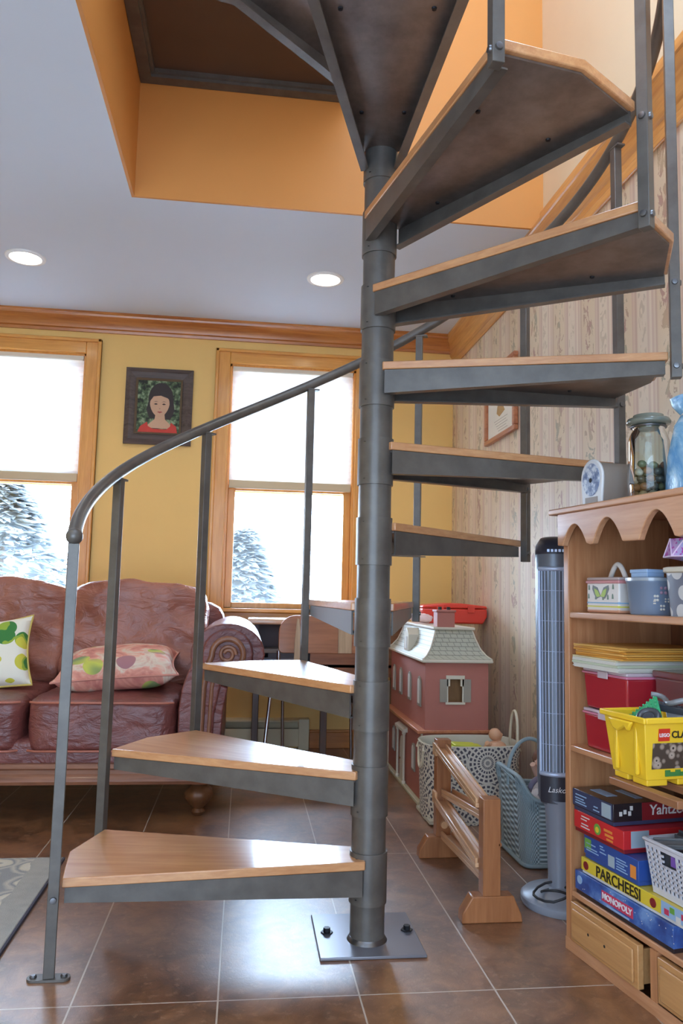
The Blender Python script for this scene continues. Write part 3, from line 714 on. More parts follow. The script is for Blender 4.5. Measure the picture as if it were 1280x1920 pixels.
MB().box(-hw-.018, hw+.018, -hd-.018, hd, .598, .612).build('eave', M['dtrim'], dh, bevel=.004)
# mansard roof with flared slopes
b = MB(); prof = [(.014,.612),(-.006,.626),(-.028,.655),(-.046,.70),(-.058,.738)]
rings = []
for o_, z in prof:
    x0, x1, y0, y1 = -hw-o_, hw+o_, -hd-o_, hd+min(o_,0)*1
    rings.append([b.bm.verts.new(p) for p in ((x0,y0,z),(x1,y0,z),(x1,y1,z),(x0,y1,z))])
for A, B in zip(rings, rings[1:]):
    for k in range(4): b.bm.faces.new((A[k],A[(k+1)%4],B[(k+1)%4],B[k]))
b.bm.faces.new(rings[-1]); b.bm.faces.new(rings[0][::-1]); b.build('mansard_roof', M['shingle'], dh)
b = MB()
for k in range(4):
    pts = []
    for o_, z in prof:
        x = (-hw-o_) if k in (0,3) else (hw+o_); y = (-hd-o_) if k in (0,1) else hd+min(o_,0); pts.append((x, y, z+.001))
    b.tube(pts, .004, 8)
b.build('hip_trim', M['dtrim'], dh, smooth=60)
MB().box(-hw+.046, hw-.046, -hd+.046, hd-.046, .738, .749).build('roof_cap', M['dtrim'], dh, bevel=.002)
chm = MB().box(-.075,.005,-hd+.06,-hd+.13,.749,.815).box(-.080,.010,-hd+.055,-hd+.135,.815,.825).build('chimney', M['brick'], dh, bevel=.002)
for x in (-.055,-.015): MB().lathe([(0,.825),(.009,.825),(.008,.838),(0,.838)], (x,-hd+.095,0), 12).build('chimney_pot', M['dark'], chm, smooth=40)
for y in (.0,):
    dm = MB(); dm.prism([(y-.05,.622),(y+.05,.622),(y+.05,.70),(y,.732),(y-.05,.70)], -hw-.004, -hw+.06, 'x'); dm = dm.build('dormer', M['dtrim'], dh, bevel=.002)
    MB().box(-hw-.0065, -hw-.004, y-.022, y+.022, .632, .69).build('dormer_window', M['palepane'], dm)
def arched(y, z0, z1, w, x):
    pts = [(y-w/2, z0), (y+w/2, z0)] + [(y+w/2*cos(pi*i/8), z1-w/2+w/2*sin(pi*i/8)) for i in range(9)]
    return pts
for y in (-.29, -.085, .12, .29):
    wf = MB(); wf.prism(arched(y, .40, .53, .062, 0), -hw-.006, -hw+.0, 'x'); wf = wf.build('facade_window', M['dgrey'], dh, bevel=.001)
    MB().prism(arched(y, .412, .52, .036, 0), -hw-.0075, -hw-.0062, 'x').build('window_pane', M['palepane'], wf)
for y in (-.24, .22):
    wf = MB(); wf.prism(arched(y, .11, .23, .066, 0), -hw-.018, -hw-.012, 'x'); wf = wf.build('facade_window', M['dgrey'], dh, bevel=.001)
    MB().prism(arched(y, .12, .22, .04, 0), -hw-.0195, -hw-.0182, 'x').build('window_pane', M['palepane'], wf)
dr = MB(); dr.prism(arched(0, .014, .22, .10, 0), -hw-.019, -hw-.012, 'x'); dr = dr.build('front_door', M['dtrim'], dh, bevel=.002)
MB().ball((-hw-.021,.03,.11), .005, 10).build('door_knob', M['nail'], dr)
for y in (-.075,.075):
    MB().lathe([(.010,.014),(.010,.024),(.0065,.028),(.006,.235),(.010,.24),(.010,.25)], (-hw-.024,y,0), 14).build('porch_column', M['dtrim'], dh, smooth=40)
b = MB(); b.prism([(-hw-.034,.25),(-hw-.012,.25),(-hw-.012,.272),(-hw-.034,.262)], -.10, .10, 'y'); b.build('porch_roof', M['dtrim'], dh)
for y in (-hd+.005, hd-.01): MB().box(-hw-.016,-hw-.010,y-.012,y+.012,.014,.298).build('corner_trim', M['dtrim'], dh, bevel=.001)

M['red'] = flat('bright_red_plastic', (226,62,44), .35, coat=.3)
rc_ = thing('plastic_case', 'bright red plastic case lying on top of the dollhouse roof', 'case', (.715, 1.86, .7492), 0)
b = MB(); b.prism([(-.155,0),(.145,0),(.165,.035),(.165,.075),(-.17,.075),(-.17,.03)], -.09, .10, 'y'); b.build('case_body', M['red'], rc_, bevel=.008, bseg=3)
b = MB(); b.prism([(-.172,.077),(.167,.077),(.16,.09),(.03,.102),(-.03,.102),(-.165,.09)], -.092, .102, 'y'); b.build('case_lid', M['red'], rc_, bevel=.006, bseg=3)
for x in (-.08,.08): MB().box(x-.018,x+.018,-.099,-.092,.055,.092).build('latch', M['red'], rc_, bevel=.002)
M['dollcloth'] = flat('pale_pink_cloth', (236,206,204), .8)
cl = MB(); cl.cushion((0,0,.018), (.11,.09,.036), 2.5, 12, amp=.014, freq=22, seed=3)
o = cl.build('folded_cloth', M['dollcloth'], None, smooth=70); o.location = (.525, 1.70, .762); tag(o, 'crumpled pale pink doll cloth on the dollhouse roof left of the red case', 'cloth')

# ================================================================== FABRIC BASKET
t = NT('cream_basket_with_grey_dot_medallions'); v = t.coord()
tc = t.n('ShaderNodeTexCoord'); mp = t.n('ShaderNodeMapping'); t.l(tc.outputs['UV'], mp.inputs['Vector'])
fx = t.n('ShaderNodeVectorMath', operation='FRACTION'); mp.inputs['Scale'].default_value = (7,2.0,1); t.l(mp.outputs['Vector'], fx.inputs[0])
sb = t.n('ShaderNodeVectorMath', operation='SUBTRACT'); t.l(fx.outputs[0], sb.inputs[0]); sb.inputs[1].default_value = (.5,.5,0)
ln = t.n('ShaderNodeVectorMath', operation='LENGTH'); t.l(sb.outputs[0], ln.inputs[0]); r_ = ln.outputs['Value']
sp2 = t.n('ShaderNodeSeparateXYZ'); t.l(sb.outputs[0], sp2.inputs[0]); an = t.math('ARCTAN2', sp2.outputs['Y'], sp2.outputs['X'])
rg_ = t.math('GREATER_THAN', t.math('SINE', t.math('MULTIPLY', r_, 62)), -.2)
sg_ = t.math('GREATER_THAN', t.math('SINE', t.math('MULTIPLY', an, 22)), -.35)
t.set(Base_Color=t.mix(t.math('MULTIPLY', rg_, sg_), s2l((214,206,192)), s2l((84,80,88))), Roughness=.85); M['basketfab'] = t.m
M['linen'] = flat('basket_lining', (196,188,168), .9)
M['rope'] = flat('cream_rope', (216,204,178), .9, bump=.6, bscale=200)
fb = thing('fabric_basket', 'cream fabric toy basket with grey dotted medallions behind the wooden ramp toy', 'basket', (.585, 1.085, 0))
def oval(a, rx, ry, e=3.2):
    c_, s_ = cos(a), sin(a); return (math.copysign(abs(c_)**(2/e), c_)*rx, math.copysign(abs(s_)**(2/e), s_)*ry)
def oval_shell(mb, rows, n=64, uv=True):
    """rows: (rx, ry, z)"""
    rings = [[mb.bm.verts.new((*oval(2*pi*k/n, rx, ry), z)) for k in range(n)] for rx, ry, z in rows]
    cum = [0]
    for k in range(n): cum.append(cum[-1]+(rings[-1][(k+1)%n].co-rings[-1][k].co).length)
    uvl = mb.bm.loops.layers.uv.new('UVMap') if uv and not mb.bm.loops.layers.uv else (mb.bm.loops.layers.uv.active if uv else None)
    for i, (A, B) in enumerate(zip(rings, rings[1:])):
        for k in range(n):
            f = mb.bm.faces.new((A[k], A[(k+1)%n], B[(k+1)%n], B[k])); f.material_index = mb.mi
            if uvl:
                h0, h1 = rows[i][2]/.32, rows[i+1][2]/.32
                for lp, (uu, vv) in zip(f.loops, ((cum[k]/cum[-1],h0),(cum[k+1]/cum[-1],h0),(cum[k+1]/cum[-1],h1),(cum[k]/cum[-1],h1))): lp[uvl].uv = (uu, vv)
    return rings
b = MB(); rows = [(.185,.115,.001),(.192,.120,.02),(.196,.124,.15),(.198,.128,.25),(.203,.132,.300)]
rings = oval_shell(b, rows); b.bm.faces.new(rings[0][::-1])
b.build('basket_body', M['basketfab'], fb, smooth=60, keep_normals=True)
b = MB(); oval_shell(b, [(.203,.132,.300),(.2,.129,.304),(.195,.124,.300),(.188,.118,.20),(.184,.112,.06),(.18,.108,.012)], uv=False); b.build('lining', M['linen'], fb, smooth=60)
for sx in (1, -1):
    pts = [(sx*.197, -.055, .27)]
    for i in range(13): a = pi*i/12; pts.append((sx*(.190+.004*sin(a)), -.045*cos(a), .298+.125*sin(a)**.8))
    pts.append((sx*.197, .055, .27))
    if sx == -1: pts = [(p[0]-.004-.03*max(0,p[2]-.30), p[1], .30-(p[2]-.30)*.8 if p[2] > .30 else p[2]) for p in pts]
    MB().tube(pts, .006, 8).build('rope_handle', M['rope'], fb, smooth=60)
MB().box(-.188,.188,-.118,.118,.008,.02).build('basket_floor', M['linen'], fb)
def toy(name, label, mats, loc, rot, fn, cat='toy', group=None):
    mb = MB(); fn(mb); o = mb.build(name, mats, None, bevel=.004, bseg=3); o.location = loc; o.rotation_euler = rot
    return tag(o, label, cat, group)
M['lime'] = flat('lime_plastic', (196,200,72), .5); M['teal'] = flat('teal_plastic', (110,150,150), .5); M['peach'] = flat('peach_plastic', (214,164,130), .6); M['stuffedbrown'] = flat('toy_grey_plush', (150,140,130), .9, bump=.4)
toy('toy_tray', 'lime green toy tray near the rim of the cream fabric basket', M['lime'], (.545,1.03,.245), (.05,.06,.12), lambda m: m.box(-.08,.08,-.045,.045,0,.05).box(-.05,.05,-.03,.03,.05,.058))
toy('toy_figure', 'peach coloured toy figure in the right of the cream fabric basket', M['peach'], (.69,1.07,.225), (.1,-.1,.4), lambda m: m.cushion((0,0,.03),(.11,.09,.10),2.4,10,amp=.012,freq=18).ball((.02,.02,.10),.026,12).tube([(0,0,.05),(.05,.02,.10)],.012,8).tube([(0,0,.05),(-.05,-.01,.085)],.012,8))
toy('toy_block', 'teal toy block behind the lime tray in the fabric basket', M['teal'], (.46,1.12,.20), (0,.1,.3), lambda m: m.box(-.04,.04,-.04,.04,0,.07).ball((0,0,.075),.02,10))
def heap(m):
    for i in range(9): m.cushion((random.uniform(-.12,.12), random.uniform(-.06,.06), random.uniform(.0,.05)), (.09,.07,.06), 2.6, 6)
toy('plush_toy', 'grey plush toy filling the bottom of the fabric basket', M['stuffedbrown'], (.585,1.085,.06), (0,0,0), heap)

# ================================================================== WICKER BASKET
t = NT('blue_grey_wicker'); v = t.coord(); tc = t.n('ShaderNodeTexCoord'); mp = t.n('ShaderNodeMapping'); t.l(tc.outputs['UV'], mp.inputs['Vector']); mp.inputs['Scale'].default_value = (1,1,1)
ck = t.n('ShaderNodeSeparateXYZ'); t.l(mp.outputs['Vector'], ck.inputs[0])
hh = t.math('MULTIPLY', t.math('SINE', t.math('MULTIPLY', ck.outputs['X'], 2*pi*70)), t.math('SINE', t.math('MULTIPLY', ck.outputs['Y'], 2*pi*15)))
t.set(Base_Color=t.ramp(t.math('ADD', t.math('MULTIPLY', hh, .5), .5), [(.15, s2l((108,122,126))), (.5, s2l((146,162,166))), (.85, s2l((184,200,204)))]), Roughness=.65); t.bump(hh, .5, .006); M['wicker'] = t.m
M['wickerrim'] = flat('blue_grey_wicker_rim', (140,156,160), .65, bump=.7, bscale=120)
wb_ = thing('wicker_basket', 'blue-grey wicker basket with a hoop handle standing beside the tower fan', 'basket', (.722, .625, 0))
HW = [(.105,.118),(.118,.130),(.128,.142),(.13,.145)]
b = MB(); n = 72; uvl = b.bm.loops.layers.uv.new('UVMap')
zt_ = lambda a: .205 + .10*max(0, math.sin(a-.0))**1.5 + 0*a      # back rises
rows = []
NR = 16
for i in range(NR+1):
    f = i/NR; ring_ = []
    for k in range(n):
        a = 2*pi*k/n; ox_, oy_ = oval(a, .116+.014*f**.8, .132+.013*f**.8, 9)
        top_ = .215 + .075*max(0, -cos(a))**1.2
        ring_.append(b.bm.verts.new((ox_, oy_, .004+f*(top_-.004))))
    rows.append(ring_)
for i in range(NR):
    for k in range(n):
        f_ = b.bm.faces.new((rows[i][k], rows[i][(k+1)%n], rows[i+1][(k+1)%n], rows[i+1][k]))
        for lp, (uu,vv) in zip(f_.loops, ((k/n,i/NR),((k+1)/n,i/NR),((k+1)/n,(i+1)/NR),(k/n,(i+1)/NR))): lp[uvl].uv = (uu, vv)
b.bm.faces.new(rows[0][::-1])
o = b.build('woven_body', M['wicker'], wb_, smooth=60, keep_normals=True); sd = o.modifiers.new('thick','SOLIDIFY'); sd.thickness = .006; sd.offset = -1
def wtop(a, dz=0, g=0): ox_, oy_ = oval(a, .13+g, .145+g, 9); return (ox_, oy_, .215+.075*max(0,-cos(a))**1.2+dz)
b = MB(); b.tube([wtop(2*pi*k/72, .0) for k in range(72)], .008, 8, closed=True)
b.build('braided_rim', M['wickerrim'], wb_, smooth=70)
MB().tube([(*oval(2*pi*k/72,.119,.135,9), .009) for k in range(72)], .0075, 8, closed=True).build('braided_foot', M['wickerrim'], wb_, smooth=70)
b = MB()
for k in range(72):
    a = 2*pi*k/72; p0 = wtop(a, -.045, -.001); p1 = wtop(a, .0, .006); p2 = wtop(a+.12, -.02, .004)
    b.tube([p0, p1, p2], .0028, 5)
b.build('rim_loops', M['wickerrim'], wb_, smooth=60)
pts = [(-.052-.078*cos(pi*i/24), .0, .27+.125*sin(pi*i/24)) for i in range(25)]; pts = [(-.13,0,.24)]+pts+[(.026,0,.20)]
MB().tube(pts, .0065, 10).build('hoop_handle', M['wickerrim'], wb_, smooth=60)
M['dollskin'] = flat('doll_peach', (222,178,156), .6); M['dollwhite'] = flat('doll_white_cloth', (214,206,204), .85); M['dollhair'] = flat('doll_brown_hair', (120,80,60), .8); M['mauve'] = flat('mauve_ring', (120,112,132), .6)
dl = thing('rag_doll', 'peach and white rag doll sticking out of the blue-grey wicker basket', 'doll', (.735, .665, .135))
MB().ball((0,0,.17), .032, 14).build('head', M['dollskin'], dl, smooth=60)
MB().ball((0,.012,.180), .035, 12).build('hair', M['dollhair'], dl, smooth=60)
MB().lathe([(.055,.0),(.05,.06),(.025,.13),(.012,.15)], n=14).build('dress', M['dollwhite'], dl, smooth=60)
MB().tube([(.02,0,.12),(.06,-.03,.16)], .01, 8).tube([(-.02,0,.12),(-.05,-.03,.17)], .01, 8).build('arms', M['dollskin'], dl, smooth=60)
tg = MB(); tg.tube([(.035*cos(2*pi*k/20), 0, .045*sin(2*pi*k/20)) for k in range(20)], .009, 8, closed=True); o = tg.build('teething_ring', M['mauve'], None, smooth=60); o.location = (.66,.545,.235); o.rotation_euler = (.25,0,.5); tag(o, 'mauve ring toy on the near rim of the blue-grey wicker basket', 'toy')
tg = MB(); tg.cushion((0,0,0),(.16,.16,.08),2.6,10,amp=.012,freq=16); o = tg.build('doll_blanket', M['dollwhite'], None, smooth=70); o.location = (.735,.575,.185); tag(o, 'white doll blanket stuffed into the blue-grey wicker basket', 'blanket')

# ================================================================== WOODEN RAMP TOY
M['beech'] = wood('orange_beech', (140,84,46), (174,114,70), 'z', .4, 1, .15); M['beech_y'] = wood('pale_beech_track', (196,140,94), (226,180,136), 'y', .3, 1, .4)
mr = thing('marble_run', 'wooden marble ramp toy on two trapezoid feet in front of the fabric basket', 'toy', (.36, .36, 0))
def foot(y):
    b = MB(); b.prism([(-.084,0),(.088,0),(.084,.022),(.062,.070),(-.054,.070),(-.082,.026)], y-.022, y+.022, 'y'); return b.build('foot', M['beech'], mr, bevel=.003)
foot(-.25); foot(.275)
MB().box(-.025,.025,-.272,-.228,.070,.328).box(.018,.028,-.272,-.25,.20,.21).build('post', M['beech'], mr, bevel=.002)
MB().box(-.025,.025,.253,.297,.070,.392).build('post', M['beech'], mr, bevel=.002)
for (za, zb, x) in ((.372,.312,-.012), (.222,.272,.012), (.196,.150,-.012), (.082,.105,.012)):
    b = MB(); y0, y1 = .252, -.228
    def q(xx, f, dz): y = y0+(y1-y0)*f; return (xx, y, za+(zb-za)*f+dz)
    for (xa, xb, d0, d1) in ((x-.022,x+.022,-.018,-.006),(x-.022,x-.015,-.006,.008),(x+.015,x+.022,-.006,.008)):
        b.hexa([q(xa,0,d0),q(xb,0,d0),q(xb,1,d0),q(xa,1,d0),q(xa,0,d1),q(xb,0,d1),q(xb,1,d1),q(xa,1,d1)])
    b.build('track', M['beech_y'], mr, bevel=.0015)
for (y, z) in ((.253,.36),(.253,.20)):
    b = MB(); b.box(-.034,-.0255,y-.01,y+.03,z-.02,z+.02); b.build('end_stop', M['beech_y'], mr, bevel=.001)
MB().lathe([(0,0),(.012,0),(.012,.012),(0,.012)], (0,0,0), 14, M=Matrix.Translation((.0,.252,.112)) @ Matrix.Rotation(pi/2,4,'X')).build('peg', M['beech_y'], mr, smooth=40)

# ================================================================== TOWER FAN
M['fangrey'] = flat('blue_grey_fan_plastic', (104,110,120), .35, .2); M['fandark'] = flat('dark_fan_plastic', (52,52,62), .4); M['fansilver'] = flat('silver_grille', (184,196,220), .35, .3); M['fanbase'] = flat('grey_fan_base', (146,152,164), .35, .1)
tf = thing('tower_fan', 'tall grey tower fan on a round base beside the bookshelf', 'fan', (.617, .205, 0), radians(-20))
MB().lathe([(0,.0005),(.122,.0005),(.126,.008),(.126,.022),(.118,.030),(.06,.044),(.045,.052),(0,.052)], n=48).build('base', M['fanbase'], tf, smooth=40)
MB().lathe([(.034,.05),(.032,.08),(.040,.27),(.052,.30)], (-.014,0,0), 28).build('pedestal', M['fanbase'], tf, smooth=50)
def body_pts(s, hw_=.054, d=.064):  # D shaped section: flat-ish front at -y
    return [(FX+hw_*s*cos(a), d*s*sin(a)*(.75 if sin(a) < 0 else 1)) for a in [2*pi*i/36 for i in range(36)]]
FX = -.022
b = MB(); secs = [(.285,.80),(.30,.94),(.36,1.0),(.98,1.08),(1.02,1.08)]
rings = [[b.bm.verts.new((x, y, z)) for x, y in body_pts(s)] for z, s in secs]
for A, B in zip(rings, rings[1:]):
    for k in range(36): b.bm.faces.new((A[k],A[(k+1)%36],B[(k+1)%36],B[k]))
b.bm.faces.new(rings[0][::-1]); b.bm.faces.new(rings[-1]); b.build('body', M['fangrey'], tf, smooth=40)
b = MB(); rings = [[b.bm.verts.new((x, y+dy, z+zz*(y))) for x, y in body_pts(s)] for z, s, dy, zz in ((1.0205,1.08,0,0),(1.045,1.06,.0,.25),(1.068,.8,.012,.25),(1.074,.45,.015,.15))]
for A, B in zip(rings, rings[1:]):
    for k in range(36): b.bm.faces.new((A[k],A[(k+1)%36],B[(k+1)%36],B[k]))
b.bm.faces.new(rings[0][::-1]); b.bm.faces.new(rings[-1]); ctl = b.build('control_head', M['fandark'], tf, smooth=50)
b = MB()
for i in range(5): b.box(FX-.024+i*.011,FX-.017+i*.011,-.0535,-.049,1.026,1.034)
b.build('buttons', M['fansilver'], ctl)
# grille: frame + vertical slats wrapped on the front
def fpt(u, z, off): # u in -1..1 across the front
    s = 1.0+.08*(z-.36)/.62; a = -pi/2+u*1.0
    return (FX+.054*s*cos(a), .064*s*sin(a)*.75-off, z)
gf = MB()
for u in (-.95,.95): gf.tube([fpt(u, .375+i*.06, .002) for i in range(11)], .005, 8)
for z in (.375,.975): gf.tube([fpt(-.95+1.9*i/10, z, .002) for i in range(11)], .007, 8)
g = gf.build('grille_frame', M['fansilver'], tf, smooth=60)
for i in range(9): 
    u = -.75+1.5*i/8; MB().tube([fpt(u, .38+j*.0595, .003) for j in range(11)], .0016, 6).build('grille_slat', M['fansilver'], g, smooth=60)
for i in range(6): MB().tube([fpt(-.85+1.7*j/8, .46+i*.09, .003) for j in range(9)], .0009, 6).build('grille_bar', M['fansilver'], g, smooth=60)
MB().grid(lambda u, v: Vector(fpt(-.9+1.8*u, .37+.61*v, .0008)), 12, 12).build('grille_backing', M['fangrey'], tf, smooth=60)
MB().grid(lambda u, v: Vector(fpt(-1.0+2.0*u, .292+.075*v, .0012)), 12, 4).build('lower_panel', M['fandark'], tf, smooth=60)
M['white'] = flat('white_ink', (225,225,228), .5)
text('Lasko', .022, M['white'], tf, (FX,-.0515,.332), (pi/2,0,0), 'maker_mark', shear=.3)
M['cordblack'] = flat('black_cord', (40,42,46), .5)
pts = [(.05+.075*cos(a)*(1-.02*i), -.03+.055*sin(a), .045+.018*sin(a*1.3)+.004*i/10) for i, a in enumerate([radians(x) for x in range(20, 760, 24)])]
MB().tube([(p[0]-.075,p[1]-.045,max(.045,p[2]+.006)) for p in pts], .0036, 8).build('power_cord', M['cordblack'], tf, smooth=60)
# ================================================================== BOOKSHELF  (local x = along the front, y = into the shelf)
OX, OY = .511, -.100; RZ = atan2(-.985, .173)
Uv, Nv = Vector((cos(RZ), sin(RZ), 0)), Vector((-sin(RZ), cos(RZ), 0))
def SP(s, n, z): p = Vector((OX, OY, 0))+Uv*s+Nv*n; return (p.x, p.y, z)
def sthing(name, label, cat, s, n, z, group=None, rz=0): return thing(name, label, cat, SP(s,n,z), RZ+rz, group)
M['pine_z'] = wood('pine_upright', (166,106,66), (204,148,104), 'z', .4, 1, .15)
M['pine_x'] = wood('pine_shelf_board', (178,120,80), (212,160,120), 'x', .35, 1, .3)
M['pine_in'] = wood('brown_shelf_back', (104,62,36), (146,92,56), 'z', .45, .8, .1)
M['drawerwood'] = wood('golden_drawer_front', (176,124,72), (208,158,104), 'x', .35, 1, .3)
BW_, BD = .606, .335
bs = thing('bookshelf', 'wooden bookshelf with scalloped top and drawers angled against the wallpapered wall', 'bookshelf', (OX, OY, 0), RZ)
for s0 in (-.032, BW_-.02): MB().box(s0, s0+.022, 0, BD, .0005, 1.112).build('side_panel', [M['pine_z']], bs, bevel=.002)
MB().box(-.010, BW_-.02, BD-.012, BD, .02, 1.112).build('back_panel', M['pine_in'], bs)
for x in (.10,.21,.33,.45): MB().box(x-.0015,x+.0015,BD-.0128,BD-.0118,.16,1.10).build('back_groove', M['dark'], bs)
MB().box(-.072, BW_+.05, -.022, BD, 1.112, 1.128).build('top_board', M['pine_x'], bs, bevel=.004, bseg=3)
# scalloped valance
pts = [(-.032,1.112),(-.032,1.028)]
def arch(c, w, zt, zb):
    return [(c+w*(-.5+i/24), zb+(zt-zb)*(sin(pi*i/24)**.9)) for i in range(25)]
pts += [(-.008,1.026)] + arch(.045,.105,1.080,1.028) + [(.115,1.023)] + arch(.182,.115,1.086,1.026) + [(.244,1.024),(.300,1.024)]
pts += arch(.358,.115,1.088,1.026) + [(.43,1.023)] + arch(.505,.105,1.08,1.028) + [(BW_-.01,1.026),(BW_+.002,1.028),(BW_+.002,1.112)]
cl_ = [pts[0]]
for q in pts[1:]:
    if abs(q[0]-cl_[-1][0])+abs(q[1]-cl_[-1][1]) > 1e-4: cl_.append(q)
MB().prism(cl_, -.018, -.0005, 'y').build('scalloped_valance', M['pine_x'], bs, bevel=.002)
MB().box(-.010, BW_-.02, .002, BD-.012, .836, .853).build('shelf', M['pine_x'], bs, bevel=.003)
MB().box(-.010, BW_-.02, .002, BD-.012, .494, .511).build('shelf', M['pine_x'], bs, bevel=.003)
MB().box(-.010, BW_-.02, .002, BD-.012, .134, .149).build('shelf', M['pine_x'], bs, bevel=.003)
MB().box(.290, .312, .0, BD-.012, .03, .134).build('drawer_divider', M['pine_z'], bs)
MB().box(-.032, BW_+.002, -.002, .0, .0005, .030).build('plinth', M['pine_x'], bs)
for i, (s0, s1, pull) in enumerate(((.004,.262,-.010),(.318,.588,-.004))):
    d = MB(); d.box(s0, s1, pull, pull+.016, .034, .128)
    d.box(s0+.008, s0+.018, pull+.016, .28, .04, .115).box(s1-.018, s1-.008, pull+.016, .28, .04, .115).box(s0+.018, s1-.018, pull+.016, .28, .04, .05).box(s0+.018,s1-.018,.27,.28,.05,.115)
    d = d.build('drawer', M['drawerwood'], bs, bevel=.002)
    b = MB(); b.box(s0+.012, s1-.012, pull-.006, pull, .044, .116); b.build('raised_panel', M['drawerwood'], d, bevel=.004, bseg=3)
    if i == 0:
        for x in (.086,.150): MB().disc((x, pull-.0064, .080), .0035, .0006, 'y', 12).build('screw_hole', M['dark'], d)

# ------------------------------------------------------------------ on the top board
M['casegrey'] = flat('taupe_case', (150,138,128), .45); M['rimwhite'] = flat('white_rim', (226,228,230), .4)
t = NT('blue_willow_dial'); v = t.coord(); f = t.noise(v, 60, 5, .6); t.set(Base_Color=t.ramp(f, [(.4, s2l((96,110,146))), (.52, s2l((150,164,190))), (.62, s2l((214,220,228)))]), Roughness=.3); M['dial'] = t.m
ZT = 1.128
ck = sthing('arched_case', 'small taupe arched case with blue oval front on the left end of the bookshelf top', 'ornament', .058, .035, ZT)
def archp(w, h, n=14, taper=.86): 
    r = w/2; return [(-r*taper,0),(r*taper,0)]+[(r*cos(pi*i/n), h-r*1.05+r*1.05*sin(pi*i/n)) for i in range(n+1)]
MB().prism(archp(.086,.118), 0, .108, 'y').build('case_body', M['casegrey'], ck, bevel=.003)
rr_ = MB(); rr_.prism(archp(.094,.124), -.008, 0, 'y'); rr_.build('rim', M['rimwhite'], ck, bevel=.003)
dl_ = MB(); dl_.prism([(.036*cos(2*pi*i/30), .070+.043*sin(2*pi*i/30)) for i in range(30)], -.0105, -.008, 'y'); dl_ = dl_.build('oval_front', M['dial'], ck, bevel=.001)
MB().disc((0,-.0112,.068), .006, .0008, 'y', 14).build('centre_hole', M['dark'], dl_)
MB().box(-.026,.026,-.0095,-.008,.004,.024).build('nameplate', M['casegrey'], ck)

jx, jn = .187, .105
jar = sthing('glass_jar', 'tall lidded glass jar of pebbles on the bookshelf top', 'jar', jx, jn, ZT)
b = MB(); b.lathe([(0,.003),(.046,.003),(.052,.010),(.053,.05),(.050,.10),(.050,.150),(.044,.172),(.038,.182),(.040,.190)], n=40); b.lathe([(.037,.190),(.0355,.182),(.041,.171),(.047,.150),(.047,.10),(.050,.05),(.049,.012),(.044,.007),(0,.007)], n=40)
b.build('jar_body', M['jarglass'], jar, smooth=60)
M['lidglass'] = flat('grey_green_glass_lid', (120,124,112), .12, coat=.6)
b = MB(); b.lathe([(0,.186),(.035,.186),(.036,.194),(.052,.197),(.054,.202),(.050,.210),(.038,.213),(.036,.220),(0,.222)], n=40); b.build('lid', M['lidglass'], jar, smooth=60)
b = MB(); b.tube([(.041*cos(2*pi*k/40), .041*sin(2*pi*k/40), .190) for k in range(40)], .0028, 8, closed=True); b.build('wire_clamp', M['bolt'], jar, smooth=60)
pc = [(134,134,100),(176,124,84),(200,176,136),(96,92,84),(150,146,122),(226,222,208),(160,108,78),(116,132,110),(194,156,110)]
pn = ['olive','rust','tan','charcoal','grey green','white','red brown','green','amber']
pm = [flat('pebble_'+n.replace(' ','_'), c, .25, coat=.4) for n, c in zip(pn, pc)]
pebs = []; rnd = random.Random(4); lvl = 0; z = .0185
protos = {}
while z < .098:
    for ring_r, cnt in ((.0365, 10), (.0165, 4)):
        a0 = rnd.random()*6
        for i in range(cnt):
            if z > .085 and rnd.random() < .45: continue
            a = a0+2*pi*i/cnt; r_ = ring_r
            pebs.append((r_*cos(a), r_*sin(a), z+rnd.uniform(-.001,.001), rnd.randrange(len(pm))))
    z += .0185
for (x, y, z_, m_) in pebs:
    p = SP(jx, jn, ZT); c_, s_ = cos(RZ), sin(RZ)
    loc = (p[0]+x*c_-y*s_, p[1]+x*s_+y*c_, ZT+z_)
    if m_ not in protos:
        o = MB().ball((0,0,0), .0108, 12, 1.05, .95, .84).build('pebble', pm[m_], None, smooth=80); protos[m_] = o
    else: o = protos[m_].copy(); COL.objects.link(o)
    o.location = loc; o.rotation_euler = (rnd.uniform(-.3,.3), rnd.uniform(-.3,.3), rnd.random()*6)
    tag(o, '%s pebble inside the lidded glass jar on the bookshelf' % pn[m_], 'pebble', '%s pebbles in the glass jar' % pn[m_])
t = NT('pale_blue_film_bag'); v = t.coord(); f = t.noise(v, 12, 5, .6, 1); t.set(Base_Color=t.ramp(f, [(.38, s2l((96,156,206))), (.55, s2l((150,196,226))), (.68, s2l((216,232,240)))]), Roughness=.25); t.bump(f, .5, .01); M['bluebag'] = t.m
bg = sthing('gift_bag', 'crinkled light blue film bag at the right edge behind the glass jar', 'bag', .342, .13, ZT)
b = MB(); rings = []
for z_, w_, d_ in ((.0,.085,.05),(.01,.09,.055),(.10,.088,.05),(.175,.070,.035),(.20,.060,.02),(.225,.085,.025),(.245,.09,.03)):
    ring_ = []
    for k in range(32):
        a = 2*pi*k/32; x, y = oval(a, w_, d_, 3.5); nn = .006*mnoise.noise(Vector((x*40, y*40, z_*30))); ring_.append(b.bm.verts.new((x*(1+nn*8), y*(1+nn*8), z_)))
    rings.append(ring_)
for A, B in zip(rings, rings[1:]):
    for k in range(32): b.bm.faces.new((A[k],A[(k+1)%32],B[(k+1)%32],B[k]))
b.bm.faces.new(rings[0][::-1]); b.bm.faces.new(rings[-1]); b.build('bag_body', M['bluebag'], bg, smooth=40)
MB().tube([(.061*cos(2*pi*k/24), .021*sin(2*pi*k/24), .200) for k in range(24)], .004, 8, closed=True).build('ribbon', M['rimwhite'], bg, smooth=60)

